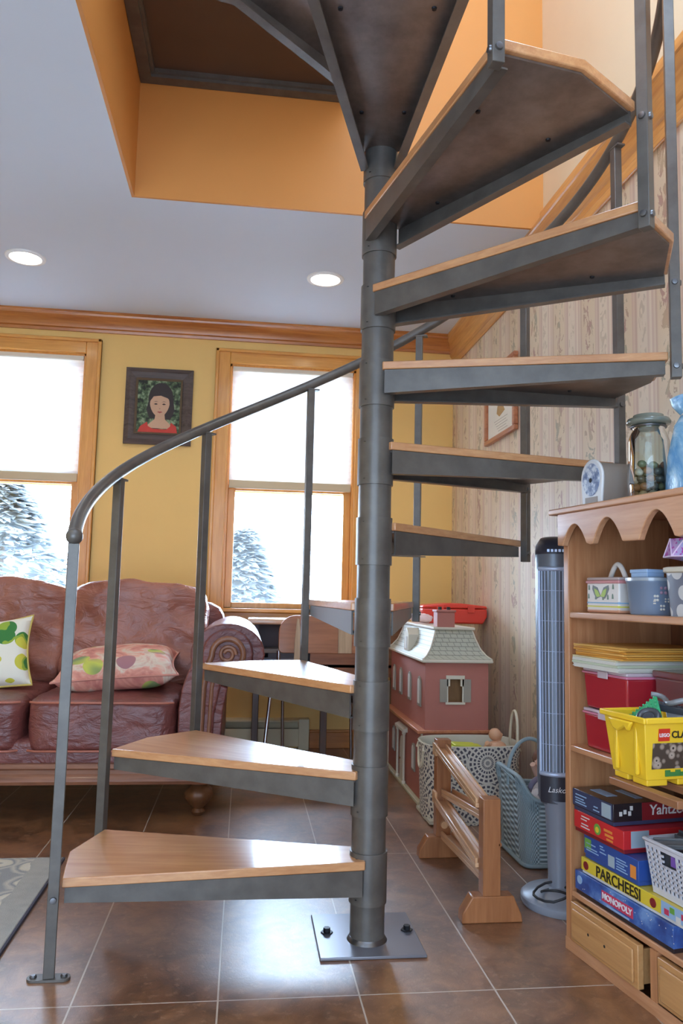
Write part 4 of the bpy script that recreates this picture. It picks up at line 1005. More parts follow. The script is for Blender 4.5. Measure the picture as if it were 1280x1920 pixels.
# ------------------------------------------------------------------ upper shelf
Z1 = .853
M['tinwhite'] = flat('cream_tin', (216,208,200), .3, coat=.3); M['tinpink'] = flat('pink_tin_edge', (206,140,140), .35); M['tingrey'] = flat('grey_tin_lid', (186,170,166), .3, coat=.3)
M['skyblue'] = flat('sky_blue_band', (150,180,204), .35); M['ybelt'] = flat('yellow_band', (214,206,96), .35); M['peachband'] = flat('peach_band', (214,160,130), .35); M['wing'] = flat('grey_butterfly_wing', (120,124,120), .5); M['winggreen'] = flat('green_butterfly_wing', (172,194,100), .5); M['bud'] = flat('green_bud', (110,128,110), .5)
tn = sthing('tin_box', 'cream tin box with a butterfly and looped handle at the left of the upper shelf', 'box', .098, .075, Z1, rz=radians(3))
MB().box(-.062,.062,-.05,.05,.0005,.078).build('tin_body', M['tinwhite'], tn, bevel=.006, bseg=3)
for z0,z1,m in ((.0005,.012,'peachband'),(.012,.021,'ybelt'),(.021,.030,'skyblue')): MB().box(-.0625,.0625,-.0505,.0505,z0,z1).build('painted_band', M[m], tn, bevel=.006, bseg=3)
MB().box(-.064,.064,-.052,.052,.074,.082).build('pink_edge', M['tinpink'], tn, bevel=.003)
lid = MB(); lid.box(-.062,.062,-.050,.050,.082,.090); lid = lid.build('lid', M['tingrey'], tn, bevel=.004, bseg=3)
MB().tube([(-.03+.06*i/16, 0, .088+.036*sin(pi*i/16)) for i in range(17)], .0065, 10).build('handle', M['tinwhite'], lid, smooth=60)
bf = MB()
for s in (-1,1):
    bf.mi = 0; bf.prism([(-.005,.042),(s*.012-.005,.064),(s*.030-.005,.070),(s*.032-.005,.060),(s*.024-.005,.046),(s*.016-.005,.036)][::s], -.0512, -.0502, 'y')
    bf.mi = 1; bf.prism([(-.005,.042),(s*.011-.005,.057),(s*.024-.005,.062),(s*.020-.005,.048),(s*.014-.005,.040)][::s], -.0517, -.0512, 'y')
bf.build('painted_butterfly', [M['wing'], M['winggreen']], tn)
b = MB()
for x, z_ in ((-.052,.036),(-.050,.058),(.040,.036),(.042,.060),(-.024,.034),(.004,.033),(.022,.034)): b.prism([(x-.003,z_),(x+.003,z_),(x+.002,z_+.010),(x,z_+.013),(x-.002,z_+.010)], -.0509, -.0502, 'y')
b.build('painted_buds', M['bud'], tn)
b = MB()
for y0 in (-.012,.02): b.disc((.0625, y0, .055), .007, .0008, 'x', 12)
b.build('painted_flower', M['peachband'], tn)
M['tub'] = flat('translucent_grey_blue_tub', (122,138,160), .3, coat=.4); M['tublid'] = flat('clear_grey_lid', (160,170,180), .2, coat=.6); M['flower'] = flat('pale_flower_decal', (212,206,196), .5); M['mauvefl'] = flat('mauve_decal', (160,130,150), .5)
tb_ = sthing('storage_tub', 'grey-blue plastic tub with pale flower decals beside the butterfly tin', 'tub', .229, .088, Z1)
oz = [(.046,.058,.0005),(.048,.060,.004),(.053,.066,.074),(.055,.068,.076),(.055,.068,.082)]
b = MB(); rg2 = oval_shell(b, oz, 40, uv=False); b.bm.faces.new(rg2[0][::-1]); b.build('tub_body', M['tub'], tb_, smooth=50)
b = MB(); rg2 = oval_shell(b, [(.057,.070,.080),(.057,.070,.087),(.050,.063,.089)], 40, uv=False); b.bm.faces.new(rg2[0][::-1]); b.bm.faces.new(rg2[-1]); b.build('tub_lid', M['tublid'], tb_, smooth=50)
b = MB()
for (y, z_, r_, m_) in ((-.012,.040,.009,0),(.022,.058,.011,1),(.018,.018,.008,0),(-.022,.030,.005,0),(.035,.035,.006,0)):
    b.mi = m_
    for k in range(4):
        a = pi/4+k*pi/2; th = -.42+y*9; q = oval(th+r_*.7*cos(a)*14, .0487+z_*.055, .0607+z_*.07); b.ball((q[0], q[1], z_+r_*.7*sin(a)), r_*.36, 8)
b.build('flower_decals', [M['flower'], M['mauvefl']], tb_)
M['boxblue'] = flat('sky_blue_box', (158,186,220), .45)
bb = MB().box(-.030,.030,-.024,.024,0,.013).box(-.032,.032,-.026,.026,.010,.019).build('trinket_box', M['boxblue'], None, bevel=.0015); bb.location = SP(.214,.072,Z1+.0893); bb.rotation_euler = (0,0,RZ)
tag(bb, 'small sky blue box lying on top of the grey-blue tub on the upper shelf', 'box')
t = NT('grey_white_floral_print'); v = t.coord(); vo = t.n('ShaderNodeTexVoronoi'); vo.inputs['Scale'].default_value = 24; vo.inputs['Randomness'].default_value = .7; t.l(v, vo.inputs['Vector'])
t.set(Base_Color=t.mix(t.math('LESS_THAN', vo.outputs['Distance'], .40), s2l((112,114,126)), s2l((196,194,192))), Roughness=.35); M['floralprint'] = t.m
pj = sthing('patterned_canister', 'grey and white patterned canister with pale rim at the right edge of the upper shelf', 'canister', .368, .10, Z1)
b = MB(); rg2 = oval_shell(b, [(.050,.070,.0005),(.053,.074,.05),(.056,.078,.098)], 48, uv=False); b.bm.faces.new(rg2[0][::-1]); b.bm.faces.new(rg2[-1]); b.build('canister_body', M['floralprint'], pj, smooth=50)
b = MB(); rg2 = oval_shell(b, [(.058,.080,.096),(.061,.084,.099),(.061,.084,.108),(.055,.078,.110)], 48, uv=False); b.bm.faces.new(rg2[0][::-1]); b.bm.faces.new(rg2[-1]); b.build('rim_lid', M['dtrim'], pj, smooth=50)
t = NT('lilac_glitter_facets'); v = t.coord(); vo = t.n('ShaderNodeTexVoronoi'); vo.inputs['Scale'].default_value = 70; t.l(v, vo.inputs['Vector'])
f = t.noise(v, 14, 3); c = t.mix(t.math('GREATER_THAN', t.noise(v, 90, 2), .57), t.ramp(f, [(.4, s2l((170,140,200))), (.5, s2l((196,160,212))), (.6, s2l((150,170,210)))]), s2l((176,70,170))); t.set(Base_Color=c, Roughness=.3); M['lilac'] = t.m
M['lilacedge'] = flat('pale_lilac_edge', (226,206,232), .4)
ln_ = sthing('faceted_trinket_box', 'lilac glittery faceted trinket box on top of the patterned canister', 'trinket box', .372, .085, Z1+.1105)
b = MB(); n6 = 8; rings = []
for r_, z_ in ((.030,.0),(.034,.012)): rings.append([b.bm.verts.new((r_*cos(2*pi*k/n6), r_*sin(2*pi*k/n6), z_)) for k in range(n6)])
for k in range(n6): b.bm.faces.new((rings[0][k],rings[0][(k+1)%n6],rings[1][(k+1)%n6],rings[1][k]))
b.bm.faces.new(rings[0][::-1]); b.bm.faces.new(rings[1]); b.build('foot_ring', M['dtrim'], ln_)
b = MB(); lo = [b.bm.verts.new((.074*cos(2*pi*k/8), .074*sin(2*pi*k/8), .022)) for k in range(8)]; hi = [b.bm.verts.new((.062*cos(2*pi*(k+.5)/8), .062*sin(2*pi*(k+.5)/8), .062)) for k in range(8)]; bt = [b.bm.verts.new((.032*cos(2*pi*k/8), .032*sin(2*pi*k/8), .0125)) for k in range(8)]
for k in range(8):
    b.bm.faces.new((lo[k],lo[(k+1)%8],hi[k])); b.bm.faces.new((lo[(k+1)%8],hi[(k+1)%8],hi[k])); b.bm.faces.new((bt[k],bt[(k+1)%8],lo[(k+1)%8],lo[k]))
b.bm.faces.new(hi); b.bm.faces.new(bt[::-1])
L_ = [v.co.copy() for v in lo]; H_ = [v.co.copy() for v in hi]
fb_ = b.build('faceted_body', M['lilac'], ln_)
b = MB()
for k in range(8):
    b.tube([L_[k], H_[k]], .0018, 6).tube([L_[(k+1)%8], H_[k]], .0018, 6).tube([L_[k], L_[(k+1)%8]], .0018, 6)
b.build('facet_edges', M['lilacedge'], fb_)

# ------------------------------------------------------------------ middle shelf: red bins, papers
Z2 = .511
M['redbin'] = flat('crimson_bin', (176,40,52), .22, coat=.5); M['pinkrim'] = flat('pink_clear_rim', (216,130,160), .2, coat=.6); M['clearlid'] = flat('clear_lid_edge', (206,190,200), .15, coat=.6)
def redbin(z, label, s0=.024, s1=.200):
    r = sthing('red_bin', label, 'bin', (s0+s1)/2, .150, z, 'red plastic bins')
    w_ = (s1-s0)/2
    b = MB(); b.hexa([(-w_+.006,-.125,.0005),(w_-.006,-.125,.0005),(w_-.006,.125,.0005),(-w_+.006,.125,.0005),(-w_,-.13,.088),(w_,-.13,.088),(w_,.13,.088),(-w_,.13,.088)]); b.build('bin_body', M['redbin'], r, bevel=.006, bseg=3)
    MB().box(-w_-.003,w_+.003,-.133,.133,.086,.092).build('pink_rim', M['pinkrim'], r, bevel=.002)
    MB().box(-w_-.001,w_+.001,-.131,.131,.092,.1005).build('clear_lid', M['clearlid'], r, bevel=.003)
    MB().box(-.02,.02,-.136,-.1335,.080,.097).build('latch', M['clearlid'], r, bevel=.001)
redbin(Z2, 'crimson plastic bin under another on the middle bookshelf shelf')
redbin(Z2+.1012, 'crimson plastic bin stacked on another, carrying the papers and envelopes')
M['maroon'] = flat('smoky_maroon_plastic', (120,76,78), .2, coat=.6)
cb_ = sthing('storage_bin', 'smoky maroon clear storage bin behind the yellow bucket, right of the crimson bins', 'bin', .315, .185, Z2)
MB().box(-.10,.10,-.10,.12,.0005,.20).build('bin_body', M['maroon'], cb_, bevel=.008, bseg=3)
MB().box(-.104,.104,-.104,.124,.196,.212).build('bin_lid', M['maroon'], cb_, bevel=.004, bseg=3)
# papers and envelopes
zp = Z2+.1012+.1012
pcols = [('white paper stack',(224,222,212),.010),('pale green paper stack',(206,214,188),.006),('white paper stack',(226,224,214),.008),('cream paper stack',(226,214,170),.004)]
M_pp = {}
lab_p = ['white paper stack at the bottom of the pile on the crimson bins','pale green paper stack low in the pile on the crimson bins','white paper stack between pale green and cream sheets on the crimson bins','cream paper sheets just beneath the orange envelopes on the shelf']
for i, (nm, c_, th) in enumerate(pcols):
    m_ = flat('sheet_'+str(i), c_, .6, bump=.3, bscale=500)
    b = MB()
    k = max(2, int(th/.002))
    for j in range(k): dx = random.uniform(-.005,.005); b.box(-.092+dx,.092+dx,-.13,.13,j*th/k,(j+.9)*th/k)
    o = b.build('paper_stack', m_, None); o.location = SP(.102-.002*i, .130, zp+.0003); o.rotation_euler = (0,0,RZ+random.uniform(-.04,.04)); zp += th+.0004
    tag(o, lab_p[i], 'paper', 'papers on the crimson bins')
for i in range(6):
    c_ = [(222,160,66),(214,150,58),(226,170,84),(216,152,60),(224,166,76),(206,156,76)][i]
    m_ = flat('manila_envelope', c_, .55)
    b = MB(); b.box(-.100,.100,-.132,.132,0,.0042); b.prism([(-.100,-.132),(.100,-.132),(.02,-.07),(-.02,-.07)], .0042, .0048, 'z')
    o = b.build('manila_envelope', m_, None, bevel=.0015); o.location = SP(.116+.003*(i%3), .135-.002*i, zp+.0002); o.rotation_euler = (0,0,RZ+(-.05,.03,-.02,.05,-.04,.07)[i]); zp += .0052
    tag(o, ['lowest orange envelope','second lowest orange envelope','third orange envelope from the bottom','third orange envelope from the top','second orange envelope from the top','topmost orange envelope'][i]+' of the stack on the papers and crimson bins', 'envelope', 'orange envelopes on the paper stack')

# ------------------------------------------------------------------ yellow bucket on a slatted pull-out rack
M['rackwood'] = wood('rack_rail_wood', (128,84,54), (160,110,76), 'x', .45, 1, .1)
BZ = .5265
rk = sthing('slide_out_rack', 'brown wooden slide-out rack reaching from the middle shelf under the yellow bucket', 'rack', .385, -.167, Z2)
for y0 in (.0, .088): MB().box(0,.20,y0,y0+.024,.0005,.0150).build('cross_rail', M['rackwood'], rk, bevel=.0015)
for x0 in (.04,.175): MB().box(x0,x0+.022,.112,.165,.0005,.0150).build('runner', M['rackwood'], rk, bevel=.0015)
M['byellow'] = flat('bright_yellow_plastic', (236,194,44), .35, coat=.25)
bx0, bn = .386, -.165
bu = sthing('toy_bucket', 'bright yellow brick bucket full of dark toy pieces sticking out of the bookshelf', 'bucket', bx0, bn, BZ)
bwid, bdep, bht = .138, .150, .132
def fr_(f): # taper
    e_ = .014*(1-f); return (-.02+e_+.0, .110-e_, e_, bdep-e_)
def shell(z0, z1, inset=0):
    a = fr_(z0/bht); c = fr_(z1/bht); i_ = inset
    return [(a[0]+i_,a[2]+i_,z0),(a[1]-i_,a[2]+i_,z0),(a[1]-i_,a[3]-i_,z0),(a[0]+i_,a[3]-i_,z0),(c[0]+i_,c[2]+i_,z1),(c[1]-i_,c[2]+i_,z1),(c[1]-i_,c[3]-i_,z1),(c[0]+i_,c[3]-i_,z1)]
b = MB()
o8 = shell(.012, bht); i8 = shell(.016, bht, .004)
vo_ = [b.bm.verts.new(p) for p in o8]; vi_ = [b.bm.verts.new(p) for p in i8]
b.bm.faces.new([vo_[i] for i in (3,2,1,0)]); b.bm.faces.new([vi_[i] for i in (0,1,2,3)])
for q in ((0,1,5,4),(1,2,6,5),(2,3,7,6),(3,0,4,7)): b.bm.faces.new([vo_[i] for i in q]); b.bm.faces.new([vi_[i] for i in q][::-1])
for i in range(4): b.bm.faces.new((vo_[4+i],vo_[4+(i+1)%4],vi_[4+(i+1)%4],vi_[4+i]))
a = fr_(0)
for (x0,x1,y0,y1) in ((a[0],a[0]+.045,a[2],a[2]+.05),(a[1]-.045,a[1],a[2],a[2]+.05),(a[0],a[0]+.045,a[3]-.05,a[3]),(a[1]-.045,a[1],a[3]-.05,a[3])): b.box(x0+.001,x1-.001,y0+.001,y1-.001,.0003,.013)
b.build('bucket_body', M['byellow'], bu, bevel=.004, bseg=3)
c = fr_(1); b = MB(); t_ = .006
for (x0,x1,y0,y1) in ((c[0]-t_,c[1]+t_,c[2]-t_,c[2]+.001),(c[0]-t_,c[1]+t_,c[3]-.001,c[3]+t_),(c[0]-t_,c[0]+.001,c[2],c[3]),(c[1]-.001,c[1]+t_,c[2],c[3])): b.box(x0,x1,y0,y1,bht-.010,bht+.002)
b.build('rim', M['byellow'], bu, bevel=.0025, bseg=3)
b = MB(); b.prism([(.010,bht-.010),(.084,bht-.010),(.072,bht-.030),(.062,bht-.022),(.040,bht-.034),(.026,bht-.030)], -.012, -.003, 'y'); b.build('handle_flap', M['byellow'], bu, bevel=.003)
for x in (.016,.078): MB().box(x-.004,x+.004,.002,.010,.02,bht-.012).build('rib', M['byellow'], bu, bevel=.002)
M['logored'] = flat('logo_red', (206,48,34), .4); M['blacktext'] = flat('black_print', (44,36,26), .5)
XS = lambda z_: fr_(z_/bht)[1]+.0006
lp = MB(); lp.hexa([(XS(.088),.034,.088),(XS(.088)+.001,.034,.088),(XS(.088)+.001,.060,.088),(XS(.088),.060,.088),(XS(.112),.034,.112),(XS(.112)+.001,.034,.112),(XS(.112)+.001,.060,.112),(XS(.112),.060,.112)]); lp = lp.build('logo_square', M['logored'], bu)
text('LEGO', .0095, M['white'], lp, (XS(.10)+.0014,.047,.0995), (pi/2,0,pi/2), 'logo_lettering', bold=.0002)
text('CLASSIC', .0185, M['blacktext'], bu, (XS(.10)+.0006,.099,.0995), (pi/2,0,pi/2), 'lettering', bold=.0004)
t = NT('printed_grey_bricks'); v = t.coord(); vo = t.n('ShaderNodeTexVoronoi'); vo.inputs['Scale'].default_value = 62; t.l(v, vo.inputs['Vector'])
t.set(Base_Color=t.ramp(vo.outputs['Distance'], [(.12, s2l((44,38,34))), (.2, s2l((176,160,146))), (.42, s2l((150,134,120))), (.55, s2l((70,58,50)))]), Roughness=.4); M['bricksprint'] = t.m
pr_ = MB(); pr_.hexa([(XS(.034),.022,.034),(XS(.034)+.0008,.022,.034),(XS(.034)+.0008,.142,.034),(XS(.034),.142,.034),(XS(.084),.022,.084),(XS(.084)+.0008,.022,.084),(XS(.084)+.0008,.145,.084),(XS(.084),.145,.084)]); pr_.build('picture_panel', M['bricksprint'], bu)
M['printgreen'] = flat('printed_green', (60,122,60), .5)
b = MB(); 
for y in (.060,.072,.084,.094): b.box(XS(.025)-.0002, XS(.025)+.0012, y-.006, y+.006, .019, .027+.004*(y in (.060,.084)))
b.build('printed_green_piece', M['printgreen'], bu)
# contents
M['bgreen'] = flat('green_baseplate', (54,160,106), .4, bump=.8, bscale=110); M['bdark'] = flat('dark_grey_piece', (66,68,74), .35, coat=.3); M['bgrey'] = flat('mid_grey_piece', (120,122,124), .35, coat=.3)
def bpiece(name, label, mat, x, y, z, rot, fn, cat='toy brick', group='pieces in the yellow bucket'):
    mb = MB(); fn(mb); o = mb.build(name, mat, None, bevel=.0015)
    w_ = Vector((x, y, 0)); p = Vector(SP(bx0, bn, 0))+Uv*x+Nv*y; o.location = (p.x, p.y, BZ+z); o.rotation_euler = (rot[0], rot[1], RZ+rot[2]); return tag(o, label, cat, group)
bpiece('baseplate', 'green studded baseplate corner sticking up out of the yellow bucket', M['bgreen'], .048,.055,.125, (radians(58),radians(-38),radians(20)), lambda m: [m.box(-.045,.035,-.035,.03,-.002,.002)]+[m.lathe([(.0026,.002),(.0026,.0036),(0,.0036)], (-.04+.010*i,-.03+.010*j,0), 8) for i in range(8) for j in range(7)])
def beam(m): m.box(-.05,.05,-.008,.008,-.008,.008); [m.lathe([(.004,.008),(.004,.0095),(0,.0095)], (-.04+.016*i,0,0), 8) for i in range(6)]
bpiece('toy_beam', 'dark grey toy beam lying across the yellow bucket behind the green baseplate', M['bdark'], .070,.105,.142, (.2,.12,.5), beam)
def wheel(m): m.tube([(.018*cos(2*pi*k/24), .018*sin(2*pi*k/24), 0) for k in range(24)], .007, 8, closed=True).lathe([(0,-.004),(.012,-.004),(.012,.004),(0,.004)], n=16)
bpiece('toy_disc', 'dark round toy piece leaning at the front of the yellow bucket', M['bdark'], .074,.038,.128, (.7,.3,.2), wheel)
bpiece('toy_brick', 'black toy brick filling the middle of the yellow bucket', M['cordblack'], .046,.085,.075, (.1,.1,.2), lambda m: m.box(-.025,.025,-.035,.035,-.02,.02))
bpiece('toy_hose', 'mid grey curved toy hose on top of the pieces in the yellow bucket', M['bgrey'], .06,.10,.16, (0,0,.2), lambda m: m.tube([(-.045+.09*i/12, .012*sin(i*.6), .006*cos(i*.5)) for i in range(13)], .006, 8))
bpiece('toy_plate', 'mid grey toy plate at the right of the yellow bucket', M['bgrey'], .075,.112,.135, (.5,-.2,.9), lambda m: m.box(-.025,.025,-.016,.016,-.004,.004))

# ------------------------------------------------------------------ board games (lower shelf)
Z3 = .149
def game(label, s0, s1, n0, dep, z, hgt, mats, rz=0):
    r = sthing('board_game', label, 'board game', s0, n0, z+.0003, 'board games on the lower shelf', rz)
    w_ = s1-s0
    MB().box(.002,w_-.002,.002,dep-.002,0,hgt*.9).build('box_base', mats[1], r, bevel=.001)
    MB().box(0,w_,0,dep,hgt*.18,hgt-.0006).build('box_lid', mats[0], r, bevel=.001)
    return r, w_, hgt
M['gblue'] = flat('deep_blue_print', (46,78,150), .3, coat=.3, var=.25); M['gyellow'] = flat('yellow_print', (222,196,60), .3, coat=.3); M['gred'] = flat('red_print', (206,46,50), .3, coat=.3); M['gblack'] = flat('black_print_gloss', (44,36,40), .25, coat=.4); M['gwhite'] = flat('white_board', (212,210,206), .5)
M['gdarkred'] = flat('dark_red_print', (130,34,40), .3, coat=.3); M['gnavy'] = flat('navy_print', (58,66,96), .35, coat=.3); M['gpink'] = flat('crimson_banner', (196,60,90), .4); M['glight'] = flat('light_blue_print', (150,180,214), .4); M['ggreen'] = flat('apple_green_print', (110,164,70), .4); M['gorange'] = flat('orange_print', (226,140,60), .4); M['gsilver'] = flat('silver_patch', (160,176,186), .4)
t = NT('starry_blue_print'); v = t.coord(); f = t.noise(v, 12, 5, .6); t.set(Base_Color=t.ramp(f, [(.36, s2l((40,58,120))), (.52, s2l((58,96,168))), (.66, s2l((116,152,206)))]), Roughness=.3); t.b.inputs['Coat Weight'].default_value = .3; M['gstar'] = t.m
def patch(par, name, mat, x0, x1, z0, z1, y=-.0008): return MB().box(x0, x1, y, y+.0007, z0, z1).build(name, mat, par)
def lines(par, mat, x0, x1, zs, h=.0026, y=-.0008, name='small_print'):
    b = MB()
    for i, z_ in enumerate(zs): b.box(x0+.002*(i%2), x1-.006*(i%3), y, y+.0006, z_, z_+h)
    return b.build(name, mat, par)
g, w_, h_ = game('blue starry board game box at the bottom of the stack on the lower shelf', .004, .360, .004, .26, Z3, .056, (M['gstar'], M['gblack']))
bn_ = patch(g, 'banner', M['gpink'], .110, .226, .020, .044)
text('MONOPOLY', .0195, M['white'], bn_, (.168,-.0016,.032), (pi/2,0,0), 'lettering', sx=1.0, bold=.0004)
patch(g, 'tagline', M['glight'], .130, .212, .012, .016)
b = MB(); b.disc((.020,-.001,.036), .010, .001, 'y', 20); b.build('printed_moon', M['glight'], g)
b = MB()
rnd = random.Random(2)
for i in range(26): x, z_ = rnd.uniform(.02,.37), rnd.uniform(.016,.050); b.box(x,x+.0018,-.0007,-.0002,z_,z_+.0018)
b.build('printed_stars', M['gwhite'], g)
g, w_, h_ = game('yellow board game box lying on the blue starry one, below the white basket', .028, .42, .006, .25, Z3+.0565, .038, (M['gyellow'], M['gwhite']), radians(1))
text('PARCHEESI', .036, M['blacktext'], g, (.142,-.0010,.0205), (pi/2,0,0), 'lettering', sx=.92, bold=.0004)
b = MB()
for x in (.020,.262): b.disc((x,-.001,.021), .010, .0009, 'y', 18)
b.build('printed_medallion', M['gdarkred'], g)
patch(g, 'picture_panel', M['glight'], .288, .391, .008, .037)
b = MB()
for i, (x, z_) in enumerate(((.305,.018),(.322,.026),(.34,.014),(.356,.024),(.374,.017))): b.mi = i%3; b.box(x-.007,x+.007,-.0014,-.0007,z_-.006,z_+.006)
b.build('picture_shapes', [M['gpink'], M['ggreen'], M['gwhite']], g)
g, w_, h_ = game('royal blue board game box with a pale patch, under the red game box', .035, .243, .010, .22, Z3+.095, .056, (M['gblue'], M['gblue']))
patch(g, 'blank_label', M['gsilver'], .098, .122, .010, .036); lines(g, M['glight'], .128, .170, (.012,.018,.024,.030,.036)); lines(g, M['glight'], .010, .060, (.020,.026,.036)); patch(g, 'badge', M['gorange'], .180, .200, .012, .040); lines(g, M['glight'], .065, .090, (.030,.038,.044))
patch(g, 'printed_scene', M['ggreen'], .004, .030, .024, .048)
g, w_, h_ = game('red board game box with a green apple, under the black game box', .002, .200, .004, .24, Z3+.1515, .052, (M['gred'], M['gdarkred']))
lines(g, M['gwhite'], .030, .066, (.016,.023,.034,.041)); 
b = MB(); b.disc((.098,-.001,.028), .013, .001, 'y', 20); b.build('apple_badge', M['ggreen'], g); b = MB(); b.disc((.098,-.0016,.027), .007, .0006, 'y', 16); b.build('apple_spot', M['gyellow'], g)
b = MB(); b.box(.124,.156,-.0009,-.0002,.032,.038).box(.128,.160,-.0009,-.0002,.022,.028).box(.134,.158,-.0009,-.0002,.013,.018); b.build('orange_print', M['gorange'], g)
MB().box(w_, w_+.0006, .02, .07, .012, .050).build('side_panel_print', M['gsilver'], g)
g, w_, h_ = game('black and dark red dice game box on top of the stack of board games', .000, .166, .002, .25, Z3+.204, .052, (M['gblack'], M['gnavy']))
MB().box(.001,w_*.98,-.0008,-.0001,.012,.050).build('navy_front', M['gnavy'], g)
lines(g, M['glight'], .012, .060, (.018,.024,.030,.038), y=-.0016); patch(g, 'blank_label', M['gsilver'], .122, .158, .014, .046, y=-.0016); lines(g, M['glight'], .088, .112, (.018,.026), y=-.0016)
MB().box(w_, w_+.0007, .08, .25, .010, .051).build('dark_red_side', M['gdarkred'], g)
text('Yahtzee', .034, M['gwhite'], g, (w_+.0012,.155,.032), (pi/2,0,pi/2), 'lettering', bold=.0003, shear=.1)
b = MB()
for y, z_ in ((.02,.028),(.032,.032),(.045,.028),(.05,.040)): b.box(w_, w_+.0009, y-.004, y+.004, z_-.005, z_+.005)
b.build('printed_dice', M['gwhite'], g)
patch2 = MB().box(.03,.10,.03,.06,h_-.0006,h_).box(.05,.13,.09,.11,h_-.0006,h_).build('top_print', M['glight'], g)
# white perforated basket on the yellow game
M['wplastic'] = flat('white_basket_plastic', (214,214,222), .35, coat=.2); M['purple'] = flat('purple_plastic', (128,90,180), .35)
wbz = Z3+.0565+.0385
wk = sthing('plastic_basket', 'white perforated plastic basket of grey toy parts on the yellow board game', 'basket', .262, .012, wbz)
def wall_holes(mb, p0, p1, p0t, p1t, nx, nz, th):
    """slatted perforated wall from bottom edge p0-p1 to top edge p0t-p1t"""
    p0, p1, p0t, p1t = (Vector(q) for q in (p0, p1, p0t, p1t)); nrm = (p1-p0).cross(p0t-p0).normalized()*th
    def P(u, v): return (p0*(1-u)+p1*u)*(1-v)+(p0t*(1-u)+p1t*u)*v
    def cell(u0,u1,v0,v1):
        a = [P(u0,v0),P(u1,v0),P(u1,v1),P(u0,v1)]; q = [x+nrm for x in a]
        mb.hexa([a[0],a[1],q[1],q[0],a[3],a[2],q[2],q[3]])
    hu, hv = 1/nx, .72/nz
    cell(0,1,0,.10); cell(0,1,.88,1)
    # hand hole in the upper middle
    for i in range(nx+1):
        u = i/nx
        if i < nx+1: cell(max(0,u-hu*.22), min(1,u+hu*.22), .10, .88 if not .28 < u < .50 else .60)
    for j in range(nz+1):
        v = .10+.78*j/nz
        if j in (0,nz): continue
        if .60 < v < .80:
            cell(0,.28,v-.022,v+.022); cell(.50,1,v-.022,v+.022)
        else: cell(0,1,v-.022,v+.022)
b = MB(); W_, D_, H_2 = .20, .20, .112; e_ = .012
wall_holes(b, (e_,e_,.004), (W_-e_,e_,.004), (0,0,H_2), (W_,0,H_2), 14, 8, -.003)
wall_holes(b, (W_-e_,e_,.004), (W_-e_,D_-e_,.004), (W_,0,H_2), (W_,D_,H_2), 14, 8, -.003)
wall_holes(b, (e_,D_-e_,.004), (e_,e_,.004), (0,D_,H_2), (0,0,H_2), 14, 8, -.003)
wall_holes(b, (W_-e_,D_-e_,.004), (e_,D_-e_,.004), (W_,D_,H_2), (0,D_,H_2), 14, 8, -.003)
b.box(e_,W_-e_,e_,D_-e_,.0003,.005); b.build('perforated_body', M['wplastic'], wk)
MB().tube([(0,0,H_2),(W_,0,H_2),(W_,D_,H_2),(0,D_,H_2)], .0045, 8, closed=True).build('rim', M['wplastic'], wk, smooth=60)
MB().box(e_+.004,W_-e_-.004,e_+.006,D_-e_-.006,.0055,.09).build('liner', M['bdark'], wk)
def bpart(name, label, mat, x, y, z, rot, fn, cat='toy part'):
    mb = MB(); fn(mb); o = mb.build(name, mat, None, bevel=.001); o.location = SP(.262+x, .012+y, wbz+z); o.rotation_euler = (rot[0],rot[1],RZ+rot[2]); return tag(o, label, cat, 'parts in the white basket')
bpart('purple_block', 'purple block showing through the hand hole of the white plastic basket', M['purple'], .085,.012,.086, (0,0,.0), lambda m: m.box(-.010,.014,-.004,.004,-.012,.010))
def track(m): m.box(-.05,.05,-.014,.014,-.003,.003); m.box(-.05,.05,-.014,-.010,.003,.008); m.box(-.05,.05,.010,.014,.003,.008)
for i, (x, y, z_, r_, lb, mt) in enumerate(((.07,.09,.116,(.2,.1,.5),'dark grey toy track piece on top at the left of the white basket','bdark'), (.13,.07,.106,(-.2,.15,-.4),'mid grey toy track piece near the front of the white basket','bgrey'), (.12,.14,.124,(.1,-.2,1.2),'dark grey toy track piece at the back of the white basket','bdark'))):
    bpart('toy_track', lb, M[mt], x, y, z_, r_, track)
bpart('toy_ring', 'pale oval toy ring at the left rear of the white plastic basket', M['rimwhite'], .035,.12,.122, (.3,.1,.2), lambda m: m.tube([(.030*cos(2*pi*k/20), .016*sin(2*pi*k/20), 0) for k in range(20)], .003, 8, closed=True))
for i, (x, y, z_, r_, lb, mt) in enumerate(((.05,.05,.108,(.35,-.1,.9),'mid grey toy track piece at the front left corner of the white basket','bgrey'), (.165,.10,.112,(-.1,.3,.2),'dark grey toy track piece at the right of the white basket','bdark'), (.09,.16,.110,(.2,.2,-.3),'mid grey toy track piece at the back left of the white basket','bgrey'))):
    bpart('toy_track', lb, M[mt], x, y, z_, r_, track)
bpart('toy_gear', 'black toy gear in the middle of the white plastic basket', M['cordblack'], .10,.10,.096, (.5,.2,0), lambda m: m.lathe([(0,-.008),(.022,-.008),(.022,.008),(0,.008)], n=14))
